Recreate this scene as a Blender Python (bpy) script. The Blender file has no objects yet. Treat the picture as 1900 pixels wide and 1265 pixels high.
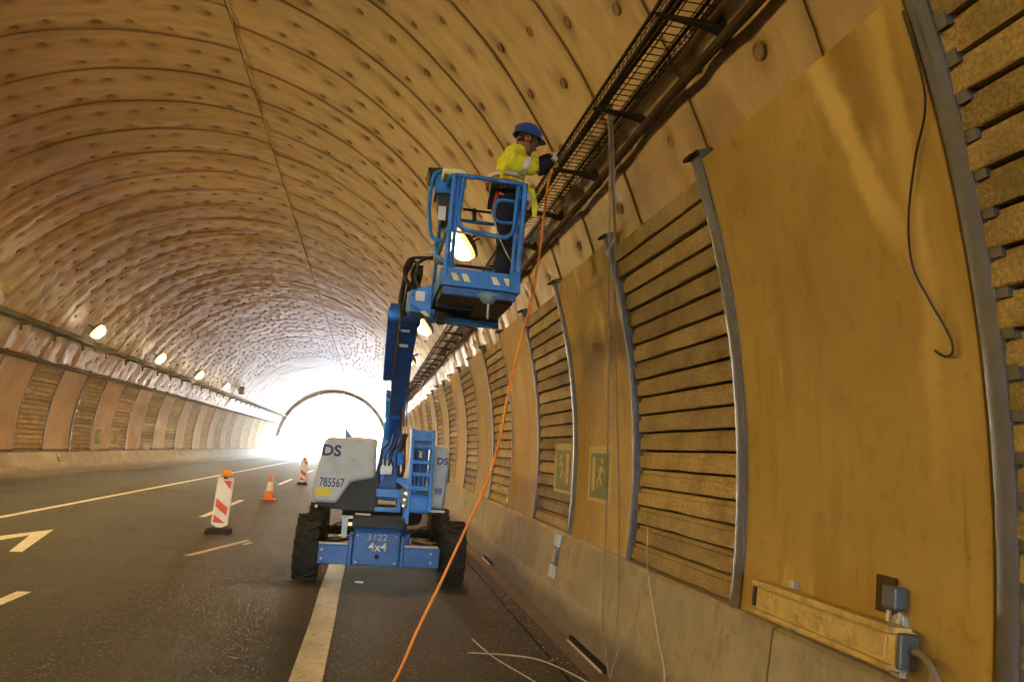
import bpy, bmesh, math, random
from mathutils import Vector, Matrix, Quaternion, noise as mnoise
random.seed(7)
R = math.radians
scene = bpy.context.scene
col = scene.collection

# ------------------------------------------------------------------ camera
PW, PH, PF = 1900.0, 1265.0, 1372.0
TH, PSI, ROLL = R(8.8917), R(10.3110), R(4.0)
CAM = Vector((0, 0, 1.75))
_fw = Vector((math.sin(PSI)*math.cos(TH), math.cos(PSI)*math.cos(TH), math.sin(TH)))
_rt = Vector((math.cos(PSI), -math.sin(PSI), 0)); _up = _rt.cross(_fw)
RT = _rt*math.cos(ROLL) + _up*math.sin(ROLL); UP = -_rt*math.sin(ROLL) + _up*math.cos(ROLL); FW = _fw
cd = bpy.data.cameras.new('camera'); cam = bpy.data.objects.new('camera', cd); col.objects.link(cam)
cam.matrix_world = Matrix(((RT.x, UP.x, -FW.x, CAM.x), (RT.y, UP.y, -FW.y, CAM.y), (RT.z, UP.z, -FW.z, CAM.z), (0, 0, 0, 1)))
cd.sensor_fit = 'HORIZONTAL'; cd.sensor_width = 36.0; cd.lens = 36.0*PF/PW; cd.clip_start = 0.05; cd.clip_end = 3000
scene.camera = cam
def at(px, py, y):                       # photo position at a chosen distance down the tunnel -> world point
    d = FW + RT*((px-PW/2)/PF) - UP*((py-PH/2)/PF)
    return CAM + d*(y/d.y)
def onz(px, py, z=0.0):
    d = FW + RT*((px-PW/2)/PF) - UP*((py-PH/2)/PF)
    return CAM + d*((z-CAM.z)/d.z)

# ------------------------------------------------------------------ sky, sun, exposure
SUN_EL, SUN_AZ = R(38), R(14)            # azimuth of the sun measured from +Y towards +X
w = bpy.data.worlds.new('World'); scene.world = w; w.use_nodes = True
nt = w.node_tree; bg = nt.nodes['Background']
sky = nt.nodes.new('ShaderNodeTexSky'); sky.sky_type = 'NISHITA'; sky.sun_disc = False
sky.sun_elevation = SUN_EL; sky.sun_rotation = SUN_AZ
nt.links.new(sky.outputs[0], bg.inputs[0]); bg.inputs[1].default_value = 0.15
sd = bpy.data.lights.new('sun', 'SUN'); sd.energy = 2.0; sd.angle = R(0.5); sd.color = (1, .97, .93)
so = bpy.data.objects.new('sun', sd); col.objects.link(so)
_sdir = Vector((math.sin(SUN_AZ)*math.cos(SUN_EL), math.cos(SUN_AZ)*math.cos(SUN_EL), math.sin(SUN_EL)))
so.rotation_euler = _sdir.to_track_quat('Z', 'Y').to_euler(); so.location = (0, 60, 60)
vs = scene.view_settings
vs.view_transform = 'Standard'; vs.look = 'None'; vs.gamma = 1.0; vs.use_curve_mapping = False
vs.exposure = 5.95
LAMP_W = 3.7                            # power of one tunnel lamp
LAMP_COL = {1: (1.0, .50, .19), -1: (1.0, .66, .16)}   # right row, left row
Y_BACK, Y_END = -50.0, 98.0              # the tunnel's two mouths
cy = scene.cycles
cy.use_denoising = True; cy.max_bounces = 6; cy.diffuse_bounces = 5; cy.glossy_bounces = 2; cy.use_adaptive_sampling = True; cy.adaptive_threshold = .02
cy.sample_clamp_indirect = 6.0; cy.caustics_reflective = False; cy.caustics_refractive = False
try: cy.denoiser = 'OPENIMAGEDENOISE'
except Exception: pass

# ------------------------------------------------------------------ materials
M = {}
class NT:
    def __init__(s, name):
        s.m = bpy.data.materials.new(name); s.m.use_nodes = True; s.t = s.m.node_tree
        s.b = s.t.nodes['Principled BSDF']; M[name] = s.m
    def n(s, typ, **kw):
        nd = s.t.nodes.new(typ)
        for k, v in kw.items():
            if k.startswith('i_'): nd.inputs[int(k[2:]) if k[2:].isdigit() else k[2:].replace('_', ' ')].default_value = v
            else: setattr(nd, k, v)
        return nd
    def l(s, a, b): s.t.links.new(a, b)
    def coord(s, out='Object', scale=(1, 1, 1)):
        tc = s.n('ShaderNodeTexCoord'); mp = s.n('ShaderNodeMapping'); mp.inputs['Scale'].default_value = scale
        s.l(tc.outputs[out], mp.inputs[0]); return mp.outputs[0]
    def noise(s, vec, scale, detail=4, rough=.6):
        nd = s.n('ShaderNodeTexNoise'); nd.inputs['Scale'].default_value = scale; nd.inputs['Detail'].default_value = detail
        nd.inputs['Roughness'].default_value = rough; s.l(vec, nd.inputs['Vector']); return nd.outputs[0]
    def ramp(s, fac, p0, p1, c0=(0, 0, 0, 1), c1=(1, 1, 1, 1)):
        r = s.n('ShaderNodeValToRGB'); r.color_ramp.elements[0].position = p0; r.color_ramp.elements[1].position = p1
        r.color_ramp.elements[0].color = c0; r.color_ramp.elements[1].color = c1; s.l(fac, r.inputs[0]); return r.outputs[0]
    def mix(s, fac, a, b, mode='MIX'):
        m = s.n('ShaderNodeMix', data_type='RGBA', blend_type=mode)
        for sock, v in ((m.inputs[0], fac), (m.inputs[6], a), (m.inputs[7], b)):
            if isinstance(v, (int, float)): sock.default_value = v
            elif isinstance(v, tuple): sock.default_value = v if len(v) == 4 else v+(1,)
            else: s.l(v, sock)
        return m.outputs[2]
    def bump(s, h, strength=.3, dist=.01):
        b = s.n('ShaderNodeBump'); b.inputs['Strength'].default_value = strength; b.inputs['Distance'].default_value = dist
        s.l(h, b.inputs['Height']); s.l(b.outputs[0], s.b.inputs['Normal'])
    def col(s, c): s.l(c, s.b.inputs['Base Color'])

def simple(name, c, rough=.5, metal=0.0, var=.18, scale=6.0, dirt=None, dirtamt=.5, bump=0.0, bscale=60):
    t = NT(name); v = t.coord()
    nz = t.noise(v, scale)
    lo = tuple(x*(1-var) for x in c); hi = tuple(min(1, x*(1+var)) for x in c)
    cc = t.mix(t.ramp(nz, .3, .7), lo, hi)
    if dirt:
        d = t.ramp(t.noise(v, scale*1.9, 6, .7), .48, .72)
        dm = t.n('ShaderNodeMath', operation='MULTIPLY'); t.l(d, dm.inputs[0]); dm.inputs[1].default_value = dirtamt
        cc = t.mix(dm.outputs[0], cc, dirt)
    t.col(cc); t.b.inputs['Metallic'].default_value = metal
    rr = t.n('ShaderNodeMapRange'); rr.inputs[3].default_value = max(.05, rough-.1); rr.inputs[4].default_value = min(1, rough+.12)
    t.l(nz, rr.inputs[0]); t.l(rr.outputs[0], t.b.inputs['Roughness'])
    if bump: t.bump(t.noise(v, bscale, 3), bump, .01)
    if rough >= .8: t.b.inputs['Specular IOR Level'].default_value = .15
    return t.m

def m_lining():
    t = NT('lining'); uv = t.coord('UV')
    tc = t.n('ShaderNodeTexCoord')
    mp = t.n('ShaderNodeMapping'); mp.inputs['Scale'].default_value = (.75, 2.6, 1); t.l(tc.outputs['UV'], mp.inputs[0])
    streak = t.noise(mp.outputs[0], 2.0, 6, .65)
    mp2 = t.n('ShaderNodeMapping'); mp2.inputs['Scale'].default_value = (.25, .3, 1); t.l(tc.outputs['UV'], mp2.inputs[0])
    big = t.noise(mp2.outputs[0], 1.3, 4)
    mp3 = t.n('ShaderNodeMapping'); mp3.inputs['Scale'].default_value = (1.1, 7, 1); t.l(tc.outputs['UV'], mp3.inputs[0])
    fine = t.noise(mp3.outputs[0], 1.2, 5, .7)
    c = t.mix(t.ramp(big, .3, .7), (.38, .248, .122), (.54, .378, .208))
    sm_ = t.n('ShaderNodeMath', operation='MULTIPLY'); t.l(t.ramp(streak, .42, .8), sm_.inputs[0]); sm_.inputs[1].default_value = .8
    c = t.mix(sm_.outputs[0], c, (.24, .155, .085))
    fm = t.n('ShaderNodeMath', operation='MULTIPLY'); t.l(t.ramp(fine, .52, .75), fm.inputs[0]); fm.inputs[1].default_value = .34
    c = t.mix(fm.outputs[0], c, (.22, .155, .10))
    # grime along the welded sheet edges, rust at the fixings, each with shade painted in (both stored on the mesh)
    at1 = t.n('ShaderNodeAttribute', attribute_name='grime_shade')
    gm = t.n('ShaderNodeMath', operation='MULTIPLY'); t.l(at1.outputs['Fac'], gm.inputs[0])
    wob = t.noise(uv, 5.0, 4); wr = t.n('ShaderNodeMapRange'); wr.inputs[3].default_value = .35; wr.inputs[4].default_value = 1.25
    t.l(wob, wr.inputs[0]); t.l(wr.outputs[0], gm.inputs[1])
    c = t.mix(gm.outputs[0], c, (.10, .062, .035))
    t.col(c); t.b.inputs['Roughness'].default_value = .45
    t.bump(t.noise(uv, 26, 4), .25, .01)
m_lining()

def m_slat(name, c0, c1, dark):
    t = NT(name); v = t.coord('Object', (1, 1, 1))
    oi = t.n('ShaderNodeObjectInfo')
    add = t.n('ShaderNodeVectorMath', operation='ADD'); sc = t.n('ShaderNodeVectorMath', operation='SCALE')
    cmb = t.n('ShaderNodeCombineXYZ'); t.l(oi.outputs['Random'], cmb.inputs[0]); t.l(oi.outputs['Random'], cmb.inputs[1])
    sc.inputs['Scale'].default_value = 40; t.l(cmb.outputs[0], sc.inputs[0]); t.l(v, add.inputs[0]); t.l(sc.outputs[0], add.inputs[1])
    vv = add.outputs[0]
    n1 = t.noise(vv, 55, 3, .7); n2 = t.noise(vv, 2.2, 4)
    c = t.mix(t.ramp(n1, .38, .62), c0, c1)
    c = t.mix(t.ramp(n2, .45, .75), c, dark)
    hv = t.n('ShaderNodeMapRange'); hv.inputs[3].default_value = .68; hv.inputs[4].default_value = 1.18; t.l(oi.outputs['Random'], hv.inputs[0])
    mm = t.n('ShaderNodeVectorMath', operation='SCALE'); t.l(c, mm.inputs[0]); t.l(hv.outputs[0], mm.inputs['Scale'])
    t.col(mm.outputs[0]); t.b.inputs['Roughness'].default_value = .9
    t.bump(n1, .9, .012)
m_slat('slat', (.28, .20, .08), (.51, .38, .16), (.20, .14, .058))

def m_panel(nm='panel', ca=(.38, .265, .088), cb=(.49, .35, .125), st_=(.23, .14, .045)):
    t = NT(nm); v = t.coord('Object', (1, 1, 1)); vs_ = t.coord('Object', (3, 3, .35))
    big = t.noise(v, .9, 4); st = t.noise(vs_, 1.6, 6, .7); sp = t.noise(v, 30, 3); vd_ = t.coord('Object', (9, 9, .55)); dr_ = t.noise(vd_, 1.4, 5, .7); gr_ = t.noise(v, 7, 6, .75)
    c = t.mix(t.ramp(big, .35, .7), ca, cb)
    q1 = t.n('ShaderNodeMath', operation='MULTIPLY'); t.l(t.ramp(st, .52, .8), q1.inputs[0]); q1.inputs[1].default_value = .6
    c = t.mix(q1.outputs[0], c, st_)
    q2 = t.n('ShaderNodeMath', operation='MULTIPLY'); t.l(t.ramp(dr_, .60, .72), q2.inputs[0]); q2.inputs[1].default_value = .55
    c = t.mix(q2.outputs[0], c, st_)
    q3 = t.n('ShaderNodeMath', operation='MULTIPLY'); t.l(t.ramp(gr_, .55, .8), q3.inputs[0]); q3.inputs[1].default_value = .6
    c = t.mix(q3.outputs[0], c, st_)
    lm = t.n('ShaderNodeMath', operation='MULTIPLY'); t.l(t.ramp(t.noise(vs_, 1.1, 3), .62, .7), lm.inputs[0]); lm.inputs[1].default_value = .55
    c = t.mix(lm.outputs[0], c, (.70, .52, .22))
    spm = t.n('ShaderNodeMath', operation='MULTIPLY'); t.l(t.ramp(sp, .66, .74), spm.inputs[0]); spm.inputs[1].default_value = .5
    c = t.mix(spm.outputs[0], c, (.22, .15, .08))
    sx = t.n('ShaderNodeSeparateXYZ'); tc = t.n('ShaderNodeTexCoord'); t.l(tc.outputs['Object'], sx.inputs[0])
    wz = t.noise(v, 3.0, 3)
    def M_(op, a, b=None):
        n_ = t.n('ShaderNodeMath', operation=op)
        for q, x_ in ((0, a), (1, b)):
            if x_ is None: continue
            if isinstance(x_, (int, float)): n_.inputs[q].default_value = x_
            else: t.l(x_, n_.inputs[q])
        return n_.outputs[0]
    def run(y_top, slope, half, zlen, rgb, amt):
        global_y = M_('ADD', sx.outputs[1], M_('MULTIPLY', M_('SUBTRACT', 3.76, sx.outputs[2]), slope))
        d = M_('ABSOLUTE', M_('SUBTRACT', M_('ADD', global_y, M_('MULTIPLY', M_('SUBTRACT', wz, .5), .16)), y_top))
        a1 = t.n('ShaderNodeMapRange', interpolation_type='SMOOTHSTEP'); a1.inputs[1].default_value = half*1.6; a1.inputs[2].default_value = half*.4; t.l(d, a1.inputs[0])
        a2 = t.n('ShaderNodeMapRange', interpolation_type='SMOOTHSTEP'); a2.inputs[1].default_value = 3.76-zlen; a2.inputs[2].default_value = 3.76-zlen*.55; t.l(sx.outputs[2], a2.inputs[0])
        return M_('MULTIPLY', M_('MULTIPLY', a1.outputs[0], a2.outputs[0]), amt), rgb
    for args in ((3.13, .26, .07, 1.15, (.74, .56, .24), .75), (2.92, .05, .085, .55, (.25, .16, .06), .6), (2.70, -.06, .05, 2.2, (.72, .54, .22), .45)):
        f_, rgb = run(*args); c = t.mix(f_, c, rgb)
    t.col(c); t.b.inputs['Roughness'].default_value = .8; t.b.inputs['Specular IOR Level'].default_value = .12; t.bump(t.noise(v, 70, 3), .2, .008)
m_panel()
m_panel('panel_left', (.42, .30, .19), (.54, .40, .26), (.27, .185, .115))

def m_barrier():
    t = NT('barrier'); v = t.coord('Object'); vs_ = t.coord('Object', (3.5, 3.5, .9))
    big = t.noise(v, .8, 6, .65); st = t.noise(vs_, 2.2, 6, .75); sp = t.noise(v, 22, 5, .7); md = t.noise(v, 4, 6, .7)
    c = t.mix(t.ramp(big, .3, .7), (.31, .265, .215), (.46, .405, .34))
    def lay(c, n, p0, p1, col_, amt):
        q = t.n('ShaderNodeMath', operation='MULTIPLY'); t.l(t.ramp(n, p0, p1), q.inputs[0]); q.inputs[1].default_value = amt
        return t.mix(q.outputs[0], c, col_)
    c = lay(c, md, .48, .72, (.20, .16, .125), .6); c = lay(c, st, .55, .75, (.13, .10, .075), .55); c = lay(c, sp, .60, .70, (.12, .095, .07), .5)
    sx = t.n('ShaderNodeSeparateXYZ'); t.l(v, sx.inputs[0])
    z = t.n('ShaderNodeMath', operation='ADD'); zz = t.n('ShaderNodeMath', operation='MULTIPLY'); t.l(big, zz.inputs[0]); zz.inputs[1].default_value = -.40; t.l(sx.outputs[2], z.inputs[0]); t.l(zz.outputs[0], z.inputs[1])
    splash = t.ramp(z.outputs[0], -.16, .16, (1, 1, 1, 1), (0, 0, 0, 1)); q = t.n('ShaderNodeMath', operation='MULTIPLY'); t.l(splash, q.inputs[0]); q.inputs[1].default_value = .7
    c = t.mix(q.outputs[0], c, (.085, .07, .055))
    t.col(c); t.b.inputs['Roughness'].default_value = .9; t.b.inputs['Specular IOR Level'].default_value = .2; t.bump(t.noise(v, 40, 5, .7), .6, .010)
m_barrier()

def m_asphalt():
    t = NT('asphalt'); v = t.coord('Object'); vl = t.coord('Object', (1.2, .07, 1))
    ag = t.n('ShaderNodeTexVoronoi'); ag.inputs['Scale'].default_value = 75; t.l(v, ag.inputs['Vector'])
    rnd = t.n('ShaderNodeSeparateColor'); t.l(ag.outputs['Color'], rnd.inputs[0])
    n1 = t.noise(v, 60, 3); lanes = t.noise(vl, 1.1, 3); big = t.noise(v, .35, 4)
    c = t.mix(t.ramp(n1, .3, .7), (.014, .0128, .0122), (.034, .031, .029))
    c = t.mix(t.ramp(rnd.outputs[0], .93, .96), c, (.24, .20, .16))
    lm = t.n('ShaderNodeMath', operation='MULTIPLY'); t.l(t.ramp(lanes, .4, .62), lm.inputs[0]); lm.inputs[1].default_value = .7
    c = t.mix(lm.outputs[0], c, (.052, .046, .042))
    bm_ = t.n('ShaderNodeMath', operation='MULTIPLY'); t.l(t.ramp(big, .5, .7), bm_.inputs[0]); bm_.inputs[1].default_value = .5
    c = t.mix(bm_.outputs[0], c, (.017, .015, .014))
    ol = t.ramp(t.noise(v, .9, 5, .6), .60, .70); om = t.n('ShaderNodeMath', operation='MULTIPLY'); t.l(ol, om.inputs[0]); om.inputs[1].default_value = .6
    c = t.mix(om.outputs[0], c, (.012, .011, .011))
    du = t.ramp(t.noise(v, 1.7, 6, .7), .58, .72); dm = t.n('ShaderNodeMath', operation='MULTIPLY'); t.l(du, dm.inputs[0]); dm.inputs[1].default_value = .28
    c = t.mix(dm.outputs[0], c, (.12, .10, .085))
    ck = t.n('ShaderNodeTexVoronoi', feature='DISTANCE_TO_EDGE'); ck.inputs['Scale'].default_value = .28
    wv = t.n('ShaderNodeVectorMath', operation='ADD'); wn = t.n('ShaderNodeTexNoise'); wn.inputs['Scale'].default_value = 1.5; wn.inputs['Detail'].default_value = 5; t.l(v, wn.inputs['Vector']); t.l(v, wv.inputs[0]); t.l(wn.outputs['Color'], wv.inputs[1]); t.l(wv.outputs[0], ck.inputs['Vector'])
    cm = t.n('ShaderNodeMath', operation='MULTIPLY'); t.l(t.ramp(ck.outputs[0], .002, .007, (1, 1, 1, 1), (0, 0, 0, 1)), cm.inputs[0]); cm.inputs[1].default_value = .75
    c = t.mix(cm.outputs[0], c, (.010, .009, .009))
    t.col(c)
    rr = t.n('ShaderNodeMapRange'); rr.inputs[3].default_value = .72; rr.inputs[4].default_value = .92; t.l(big, rr.inputs[0]); t.l(rr.outputs[0], t.b.inputs['Roughness'])
    t.bump(ag.outputs['Distance'], .5, .006)
m_asphalt()

def m_mark():
    t = NT('road_paint'); v = t.coord('Object')
    wear = t.ramp(t.noise(v, 14, 6, .75), .54, .70)
    c = t.mix(t.ramp(t.noise(v, 2.5, 4), .3, .7), (.60, .58, .56), (.80, .79, .78))
    t.col(t.mix(wear, c, (.10, .085, .07))); t.b.inputs['Roughness'].default_value = .65
m_mark()

simple('worn_paint', (.46, .41, .35), .7, var=.3, scale=16, dirt=(.07, .06, .05), dirtamt=.9)
simple("ground", (.46, .49, .54), .9, var=.2, scale=.4)
simple('outside_green', (.07, .09, .04), .9, var=.4, scale=.3)
simple('concrete_wall', (.36, .29, .22), .85, var=.25, scale=1.4, dirt=(.18, .13, .09), bump=.3, bscale=30)
simple('portal_concrete', (.38, .36, .33), .85, var=.2, scale=1.0, bump=.3, bscale=20)
simple('grey_strip', (.095, .098, .125), .5, .1, var=.2, scale=3, dirt=(.17, .14, .11), dirtamt=.6)
simple('galv', (.42, .42, .43), .45, .6, var=.2, scale=8, dirt=(.2, .15, .1))
simple('black_steel', (.026, .021, .018), .85, 0, var=.4, scale=9, dirt=(.10, .06, .035))
simple('rusty_wire', (.045, .032, .025), .6, .3, var=.5, scale=14, dirt=(.13, .07, .035))
simple('cable_black', (.022, .02, .02), .5, 0, var=.3, scale=10)
simple('cable_grey', (.20, .17, .14), .55, 0, var=.25, scale=10)
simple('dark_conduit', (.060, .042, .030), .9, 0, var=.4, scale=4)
simple('wire_pale', (.45, .42, .38), .5, .2, var=.2, scale=6)
simple('rust_disc', (.25, .175, .11), .7, 0, var=.35, scale=.9)
def m_blue(name, c, dk, chip):
    t = NT(name); v = t.coord('Object'); n1 = t.noise(v, 3.5, 5); n2 = t.noise(v, 9, 6, .75); n3 = t.noise(v, 34, 4, .7)
    k = t.mix(t.ramp(n1, .3, .7), tuple(x*.82 for x in c), tuple(min(1, x*1.15) for x in c))
    def lay(k, n, p0, p1, col_, amt):
        q = t.n('ShaderNodeMath', operation='MULTIPLY'); t.l(t.ramp(n, p0, p1), q.inputs[0]); q.inputs[1].default_value = amt
        return t.mix(q.outputs[0], k, col_)
    k = lay(k, n2, .52, .75, dk, .65); k = lay(k, n3, .66, .71, chip, .8); t.col(k)
    rr = t.n('ShaderNodeMapRange'); rr.inputs[3].default_value = .24; rr.inputs[4].default_value = .62; t.l(n2, rr.inputs[0]); t.l(rr.outputs[0], t.b.inputs['Roughness'])
m_blue('blue_paint', (.012, .22, .80), (.03, .09, .20), (.22, .24, .28))
m_blue('blue_dark', (.009, .105, .44), (.022, .035, .07), (.16, .17, .2))
simple('grey_cowl', (.50, .51, .55), .42, 0, var=.06, scale=2.2, dirt=(.27, .25, .24), dirtamt=.6)
simple('black_plastic', (.018, .018, .02), .6, 0, var=.3, scale=8)
simple('rubber', (.022, .021, .022), .85, 0, var=.4, scale=9, dirt=(.07, .06, .05), dirtamt=.7, bump=.3, bscale=40)
simple('chrome', (.65, .66, .68), .2, 1.0, var=.1)
simple('navy_ink', (.02, .025, .12), .5, 0, var=.1)
simple('white_ink', (.78, .79, .80), .5, 0, var=.1, scale=30, dirt=(.3, .32, .38), dirtamt=.4)
simple('faded_ink', (.34, .40, .52), .5, 0, var=.3, scale=30)
simple('yellow_sticker', (.80, .58, .03), .5, 0, var=.1)
simple('pale_yellow', (.78, .74, .38), .5, 0, var=.15, scale=20)
simple('white_plastic', (.74, .74, .74), .45, 0, var=.08)
simple('white_board', (.80, .80, .80), .4, 0, var=.05, scale=4, dirt=(.5, .47, .44), dirtamt=.35)
simple('red_stripe', (.62, .065, .025), .4, 0, var=.12, scale=8)
simple('orange_plastic', (.78, .16, .025), .5, 0, var=.15, scale=8)
simple('amber', (.82, .30, .02), .25, 0, var=.1, scale=12)
simple('orange_hose', (.85, .27, .03), .5, 0, var=.2, scale=5)
simple('hivis', (.80, .82, .03), .7, 0, var=.12, scale=9, dirt=(.40, .44, .06), dirtamt=.4, bump=.35, bscale=18)
simple('reflective', (.56, .58, .62), .4, .2, var=.15, scale=20)
simple('navy_cloth', (.016, .018, .042), .85, 0, var=.3, scale=10, bump=.4, bscale=22)
simple('glove', (.50, .51, .54), .8, 0, var=.25, scale=25)
simple('skin', (.36, .19, .13), .55, 0, var=.12, scale=14)
simple('stubble', (.23, .13, .095), .7, 0, var=.15, scale=30)
simple('hair', (.03, .022, .018), .8, 0, var=.3, scale=30)
simple('helmet_blue', (.015, .10, .46), .3, 0, var=.06, scale=5)
simple('red_strap', (.55, .05, .02), .65, 0, var=.2, scale=14)
simple('boot', (.03, .024, .02), .7, 0, var=.3, scale=14)
simple('sign_cream', (.52, .44, .21), .85, 0, var=.12, scale=9, dirt=(.25, .19, .1), dirtamt=.6)
simple('sign_green', (.20, .215, .115), .85, 0, var=.15, scale=9, dirt=(.3, .26, .15), dirtamt=.4)
simple('aged_white', (.56, .42, .15), .6, 0, var=.2, scale=6, dirt=(.16, .10, .04), dirtamt=.9)
simple('pale_blue', (.40, .50, .64), .4, 0, var=.1, scale=12)
simple('slate_blue', (.075, .09, .12), .4, 0, var=.1, scale=12)
simple('stone', (.20, .165, .135), .9, 0, var=.4, scale=20)
simple('hole_black', (.01, .009, .008), .9, 0, var=.2)
simple('bowl_blue', (.22, .45, .68), .35, 0, var=.08, scale=9)
def emis(name, c, s):
    t = NT(name); t.b.inputs['Base Color'].default_value = (.8, .8, .8, 1)
    t.b.inputs['Emission Color'].default_value = c+(1,); t.b.inputs['Emission Strength'].default_value = s
emis('lamp_glass', (1, .80, .46), .5)
emis('lamp_rim', (1, .62, .16), .030)

# ------------------------------------------------------------------ helpers
class MB:
    def __init__(s): s.v = []; s.f = []; s.mi = []; s.cur = 0
    def add(s, vs, fs):
        o = len(s.v); s.v += [tuple(v) for v in vs]; s.f += [tuple(i+o for i in f) for f in fs]; s.mi += [s.cur]*len(fs); return s
    def box(s, c, size, rot=None):
        c = Vector(c); hx, hy, hz = size[0]/2, size[1]/2, size[2]/2
        vs = [Vector((x, y, z)) for x in (-hx, hx) for y in (-hy, hy) for z in (-hz, hz)]
        if rot is not None: vs = [rot @ v for v in vs]
        return s.add([c+v for v in vs], [(0, 1, 3, 2), (4, 6, 7, 5), (0, 4, 5, 1), (2, 3, 7, 6), (0, 2, 6, 4), (1, 5, 7, 3)])
    def beam(s, a, b, wx, wz, side=Vector((1, 0, 0)), w2=None):
        a, b = Vector(a), Vector(b); d = (b-a).normalized(); x = (side - d*side.dot(d)).normalized(); z = x.cross(d)
        w2 = w2 or (wx, wz); vs = []
        for p, (q, r_) in ((a, (wx, wz)), (b, w2)):
            for i, j in ((-1, -1), (1, -1), (1, 1), (-1, 1)): vs.append(p + x*(i*q/2) + z*(j*r_/2))
        return s.add(vs, [(0, 1, 2, 3), (7, 6, 5, 4), (0, 4, 5, 1), (1, 5, 6, 2), (2, 6, 7, 3), (3, 7, 4, 0)])
    def tube(s, pts, r, n=8, closed=False, caps=True):
        pts = [Vector(p) for p in pts]; N = len(pts); rings = []
        up = None
        for i, p in enumerate(pts):
            if closed: t = pts[(i+1) % N]-pts[i-1]
            else: t = pts[min(i+1, N-1)]-pts[max(i-1, 0)]
            t = t.normalized() if t.length > 1e-9 else Vector((0, 0, 1))
            if up is None:
                up = Vector((0, 0, 1)) if abs(t.z) < .9 else Vector((1, 0, 0))
            up = up - t*up.dot(t)
            if up.length < 1e-6: up = t.orthogonal()
            up.normalize(); sd_ = t.cross(up)
            rr = r[i] if isinstance(r, (list, tuple)) else r
            rings.append([p + (up*math.cos(2*math.pi*k/n)+sd_*math.sin(2*math.pi*k/n))*rr for k in range(n)])
        vs = [v for ring in rings for v in ring]; fs = []
        m = N if closed else N-1
        for i in range(m):
            j = (i+1) % N
            for k in range(n): fs.append((i*n+k, i*n+(k+1) % n, j*n+(k+1) % n, j*n+k))
        if caps and not closed: fs += [tuple(range(n))[::-1], tuple((N-1)*n+k for k in range(n))]
        return s.add(vs, fs)
    def lathe(s, prof, o, axis, n=20, start=None):
        o = Vector(o); ax = Vector(axis).normalized(); u = ax.orthogonal().normalized(); v = ax.cross(u); vs = []; fs = []
        for (r_, h) in prof:
            for k in range(n):
                a = 2*math.pi*k/n; vs.append(o + ax*h + (u*math.cos(a)+v*math.sin(a))*r_)
        for i in range(len(prof)-1):
            for k in range(n): fs.append((i*n+k, i*n+(k+1) % n, (i+1)*n+(k+1) % n, (i+1)*n+k))
        fs += [tuple(range(n))[::-1], tuple((len(prof)-1)*n+k for k in range(n))]
        return s.add(vs, fs)
    def prism(s, poly, vec):
        n = len(poly); vec = Vector(vec); a = [Vector(p) for p in poly]; b = [p+vec for p in a]
        return s.add(a+b, [tuple(range(n)), tuple(range(2*n-1, n-1, -1))]+[(i, i+n, (i+1) % n+n, (i+1) % n) for i in range(n)])
    def mesh(s, name, mats):
        me = bpy.data.meshes.new(name); me.from_pydata(s.v, [], s.f)
        mats = mats if isinstance(mats, (list, tuple)) else [mats]
        for m in mats: me.materials.append(M[m])
        if len(mats) > 1: me.polygons.foreach_set('material_index', s.mi)
        bm = bmesh.new(); bm.from_mesh(me); bmesh.ops.recalc_face_normals(bm, faces=bm.faces); bm.to_mesh(me); bm.free()
        return me
    def build(s, name, mat, parent=None, smooth=False, bevel=0.0, seg=2):
        return link(name, s.mesh(name, mat), parent, smooth, bevel, seg)
LOC = {}
def link(name, me, parent=None, smooth=False, bevel=0.0, seg=2):
    o = bpy.data.objects.new(name, me); col.objects.link(o)
    if smooth:
        me.polygons.foreach_set('use_smooth', [True]*len(me.polygons))
        try: me.set_sharp_from_angle(angle=R(38))
        except Exception: pass
    if bevel:
        b = o.modifiers.new('bevel', 'BEVEL'); b.width = bevel; b.segments = seg; b.limit_method = 'ANGLE'; b.angle_limit = R(35)
    if parent is not None: par(o, parent)
    return o
def par(o, p):
    o.parent = p
    if p.type == 'EMPTY' and p.name in LOC: o.matrix_parent_inverse = Matrix.Translation(-LOC[p.name])
def thing(name, label, cat, loc=(0, 0, 0), group=None):
    o = bpy.data.objects.new(name, None); col.objects.link(o); o.location = loc; o.empty_display_size = .1
    LOC[o.name] = Vector(loc); tag(o, label, cat, group); return o
def sub(name, parent):                   # an Empty part that groups sub-parts, at the world origin
    o = bpy.data.objects.new(name, None); col.objects.link(o); par(o, parent); return o
def tag(o, label=None, cat=None, group=None, kind=None):
    if label: o['label'] = label
    if cat: o['category'] = cat
    if group: o['group'] = group
    if kind: o['kind'] = kind
    return o
def struct(name): 
    o = bpy.data.objects.new(name, None); col.objects.link(o); o['kind'] = 'structure'; return o
def smooth_path(pts, sub_=6):            # Catmull-Rom
    P = [Vector(p) for p in pts]; out = []
    for i in range(len(P)-1):
        a, b, c, d = P[max(i-1, 0)], P[i], P[i+1], P[min(i+2, len(P)-1)]
        for k in range(sub_):
            t = k/sub_
            out.append(.5*((2*b)+(c-a)*t+(2*a-5*b+4*c-d)*t*t+(3*b-a-3*c+d)*t**3))
    out.append(P[-1]); return out
def rounded(pts, r, closed=False, n=5):  # polyline with filleted corners
    P = [Vector(p) for p in pts]; N = len(P); out = []
    for i in range(N):
        if not closed and i in (0, N-1): out.append(P[i]); continue
        a, b, c = P[i-1], P[i], P[(i+1) % N]
        d1 = (a-b); d2 = (c-b); rr = min(r, d1.length*.48, d2.length*.48)
        p1 = b+d1.normalized()*rr; p2 = b+d2.normalized()*rr
        for k in range(n+1):
            t = k/n; out.append(p1*(1-t)**2 + b*2*t*(1-t) + p2*t*t)
    return out
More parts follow.
